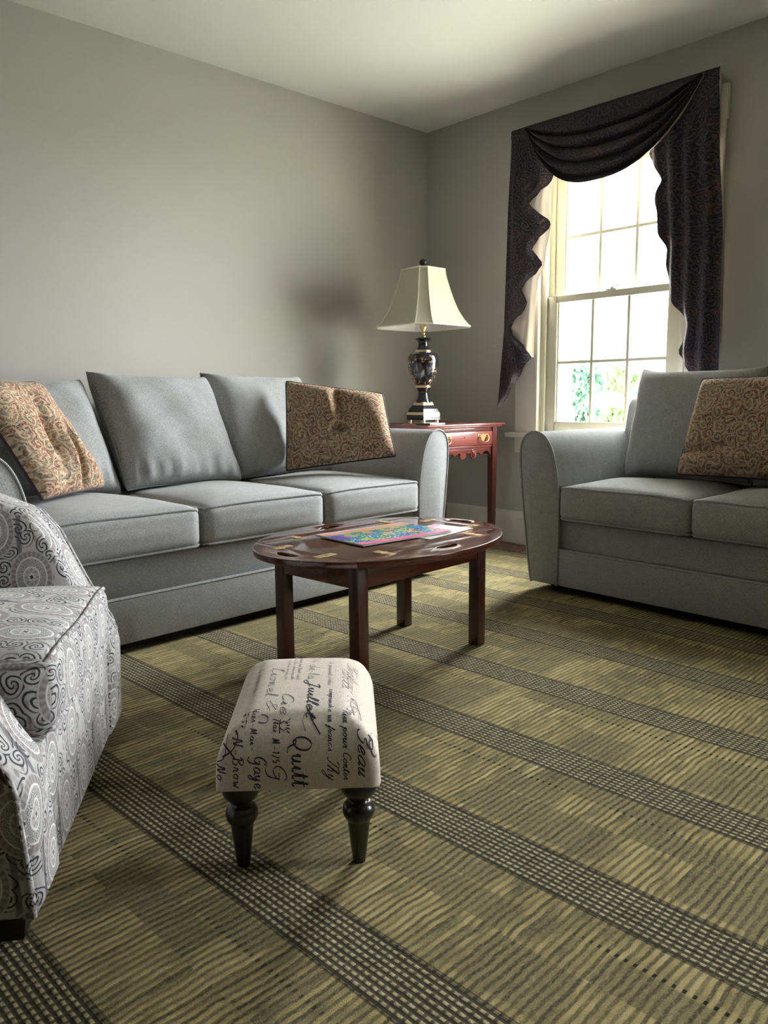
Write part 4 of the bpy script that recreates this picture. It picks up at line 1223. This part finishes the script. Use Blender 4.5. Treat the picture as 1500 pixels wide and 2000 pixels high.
def stroke(dst, pts, wd):
    """pts are (sx, ty); a ribbon with a pen-like change of width"""
    P_ = catmull([(a, b, 0) for a, b in pts], 5) if len(pts) > 2 else [Vector((a, b, 0)) for a, b in pts]
    L_, Rr = [], []
    for i, p in enumerate(P_):
        a, b = P_[max(0, i - 1)], P_[min(len(P_) - 1, i + 1)]
        t = (b - a); 
        if t.length < 1e-9: t = Vector((1, 0, 0))
        t.normalize(); nrm = Vector((-t.y, t.x, 0))
        ww = wd * (0.45 + 0.75 * abs(t.dot(Vector((.94, .34, 0)))))
        l, r = surf(*(p + nrm * ww)[:2]), surf(*(p - nrm * ww)[:2])
        if l is None or r is None or l.z < -ztop + .001: 
            if len(L_) > 1: dst.add(L_ + Rr, [(k, k + 1, len(L_) + k + 1, len(L_) + k) for k in range(len(L_) - 1)])
            L_, Rr = [], []
            continue
        L_.append(l); Rr.append(r)
    if len(L_) > 1: dst.add(L_ + Rr, [(k, k + 1, len(L_) + k + 1, len(L_) + k) for k in range(len(L_) - 1)])
def fit(dst, txt, sx, t0, t1, xh, wd, slant=.25, gap=.15):
    n = sum(WID.get(c, .9) + gap for c in txt) * xh
    write(dst, txt, sx, t0, xh, wd, slant, gap, (t1 - t0) / n)
def write(dst, txt, sx, ty, xh, wd, slant=.25, gap=.12, stretch=1.0):
    """baseline at sx; letters' tops point to +sx, writing runs towards the front (growing ty)"""
    cur = ty
    for ch in txt:
        for st in GL.get(ch, []):
            stroke(dst, [(sx + y * xh, cur + (x + slant * y) * xh * stretch) for x, y in st], wd)
        cur += (WID.get(ch, .9) + gap) * xh * stretch
    return cur
# dark lines of the front half
fit(ink, 'Beau', .106, .368, .450, .0120, .0011, .55, .2)
fit(ink, 'Juillet', .014, .205, .345, .0105, .0011, .25, .1)
stroke(ink, [(.018, .325), (.026, .352), (.040, .378)], .0012)
stroke(ink, [(.012, .335), (.009, .352), (.014, .372)], .0006)
fit(ink, 'Quitte', -.010, .380, .486, .0165, .0013, .05, .18)
fit(ink, 'comprendre', .054, .240, .332, .0048, .0006, .3, .1)
fit(ink, 'un francs', .054, .340, .405, .0056, .00065, .3, .1)
fit(ink, 'Thy', .052, .412, .456, .0100, .0007, .5, .2)
fit(ink, 'Rien pour Conter', .080, .326, .456, .0066, .00075, .3, .1)
fit(ink, 'Hier-Mai-', -.082, .318, .404, .0056, .0008, .1, .25)
fit(ink, 'Gaye', -.076, .410, .470, .0105, .0010, .1, .2)
fit(ink, '11-N-Brow', -.112, .345, .470, .0085, .0009, .1, .3)
fit(ink, '/tax M-1/5', -.043, .346, .424, .0060, .0008, .1, .35)
fit(ink, 'G', -.044, .424, .458, .0120, .0010, .1, .1)
fit(ink, 'No', -.140, .424, .455, .0075, .0010, .1, .3)
fit(ink, 'Lionel', -.066, .110, .270, .0120, .0006, .15, .2)
fit(ink, '&', -.060, .285, .330, .0110, .0006, .15, .2)
fit(ink, 'Cie', -.033, .258, .340, .0110, .0007, .3, .2)
stroke(ink, [(-.094, .322), (-.104, .326), (-.124, .345), (-.136, .368), (-.140, .390)], .0014)
stroke(ink, [(-.112, .362), (-.104, .378), (-.112, .398), (-.130, .410)], .0014)
stroke(ink, [(-.138, .384), (-.122, .396), (-.108, .414)], .0012)
stroke(ink, [(-.122, .372), (-.124, .396), (-.128, .412), (-.140, .420)], .0010)
stroke(ink, [(-.066, .335), (-.054, .342), (-.056, .354), (-.070, .352)], .0009)
# crown
for k in range(8):
    stroke(ink, [(-.030 + .0016 * k, .350 + .004 * abs(k - 3.5) / 4), (-.030 + .0016 * k, .371 - .004 * abs(k - 3.5) / 4)], .0010)
for b in (.347, .354, .360, .367, .374): stroke(ink, [(-.019, .352 + (b - .347) * .7), (-.0145, b), (-.014, b + .001)], .0010)
stroke(ink, [(-.031, .347), (-.032, .360), (-.031, .375)], .0013)
# the paler lines towards the back and the flourishes at the right side
fit(pale, '14 de la', .010, .050, .190, .0110, .0006, .1, .2)
fit(pale, 'Bordeaux', .104, .070, .240, .0140, .00065, .4, .1)
fit(pale, 'Paris', .078, .080, .230, .0110, .0006, .3, .2)
fit(pale, 'la somme de', -.094, .100, .230, .0052, .00045, .2, .1)
fit(pale, 'monsieur', -.108, .130, .250, .0052, .00045, .2, .1)
fit(pale, 'le present ordre', .050, .080, .220, .0050, .00045, .2, .1)
for k in range(3): fit(pale, ('annee mil huit cent', 'a la demande', 'notre maison')[k], -.012 - .012 * k, .045 + .01 * k, .190, .0040, .0004, .2, .1)
stroke(pale, [(.092, .110), (.112, .095), (.130, .115), (.122, .150), (.100, .140), (.108, .105)], .0006)
for r_ in range(3):
    stroke(pale, [(.112 + .018 * cos(q * .7 + r_) + .004 * r_, .290 + .035 * sin(q * .7 + r_) + r_ * .020) for q in range(10)], .0006)
stroke(ink, [(.104, .352), (.120, .338), (.140, .356), (.146, .388), (.136, .418), (.126, .392), (.138, .366), (.148, .384), (.148, .430)], .0009)
ink.build('printed_script', 'ink', seat, 80)['kind'] = 'stuff'
pale.build('faded_script', 'ink_pale', seat, 80)['kind'] = 'stuff'

# ------------------------------------------------------------------ outdoors
gr = MB().grid(lambda u, v: (3.9 + 70 * u, -45 + 90 * v, -0.9 + 0.10 * sin(u * 9) * sin(v * 11)), 24, 24)
tag(gr.build('lawn_ground', 'lawn', None), 'pale overexposed ground outside the window', 'ground', 'structure')
def shrub(label, x, y, h, w_, mat, seed):
    rnd = random.Random(seed)
    t = thing('shrub_tree', label, 'tree', (x, y, -0.92), group=None)
    tr = MB()
    tr.tube([(0, 0, 0), (.03, .02, h * .3), (-.02, .03, h * .6), (.01, 0, h * .85)], lambda q: .06 * (1 - .75 * q), 8)
    for k in range(9):
        a = rnd.uniform(0, 6.28); z = h * rnd.uniform(.2, .7)
        tr.tube([(0, 0, z), (cos(a) * w_ * .2, sin(a) * w_ * .2, z + h * .1), (cos(a) * w_ * .42, sin(a) * w_ * .42, z + h * .18)], lambda q: .022 * (1 - .7 * q), 5)
    tr.build('trunk', 'bark', t)
    fo = MB()
    for c in range(40):
        a = rnd.uniform(0, 6.28); zz = rnd.uniform(.12, .97)
        rad = w_ * .5 * math.sqrt(max(.03, 1 - ((zz - .4) / .62) ** 2)) * rnd.uniform(.3, 1)
        cx, cy, cz = cos(a) * rad, sin(a) * rad, h * zz
        cr = rnd.uniform(.16, .30) * w_ * .55
        for k in range(85):
            d = Vector((rnd.gauss(0, 1), rnd.gauss(0, 1), rnd.gauss(0, .8))).normalized() * cr * rnd.uniform(.5, 1.05)
            n = Vector((rnd.gauss(0, 1), rnd.gauss(0, 1), rnd.gauss(.4, 1))).normalized()
            e = n.cross(Vector((0, 0, 1))).normalized() * rnd.uniform(.035, .07)
            f = n.cross(e).normalized() * rnd.uniform(.05, .09)
            p = Vector((cx, cy, cz)) + d
            fo.add([p - f, p - e * .6, p + f, p + e * .6 + n * .015], [(0, 1, 2, 3)])
    o = fo.build('foliage', mat, t)
    o['kind'] = 'stuff'
    return t
LA, LB = leaf_mat('sage_leaves', (0.035, 0.085, 0.05)), leaf_mat('spring_leaves', (0.07, 0.125, 0.035))
def out_at(px, dist):
    """ground position outdoors seen at image column px, dist metres ahead"""
    d = FW + RT * ((px - 750) / 1539.7)
    return d.x * dist, d.y * dist
for lab, px_, dist, h, w_, mat, sd in (
    ('pale green shrub seen through the left column of lower panes', 1118, 11.0, 2.20, 1.05, LA, 1),
    ('yellow-green shrub seen through the middle column of lower panes', 1203, 12.5, 2.25, 0.95, LB, 2),
    ('grey-green shrub just left of the loveseat cushion beyond the glass', 1243, 14.5, 2.05, 0.55, LA, 4),
    ('low pale shrub close behind the left lower pane', 1100, 9.0, 1.45, 0.62, LA, 6)):
    x, y = out_at(px_, dist)
    shrub(lab, x, y, h, w_, mat, sd)
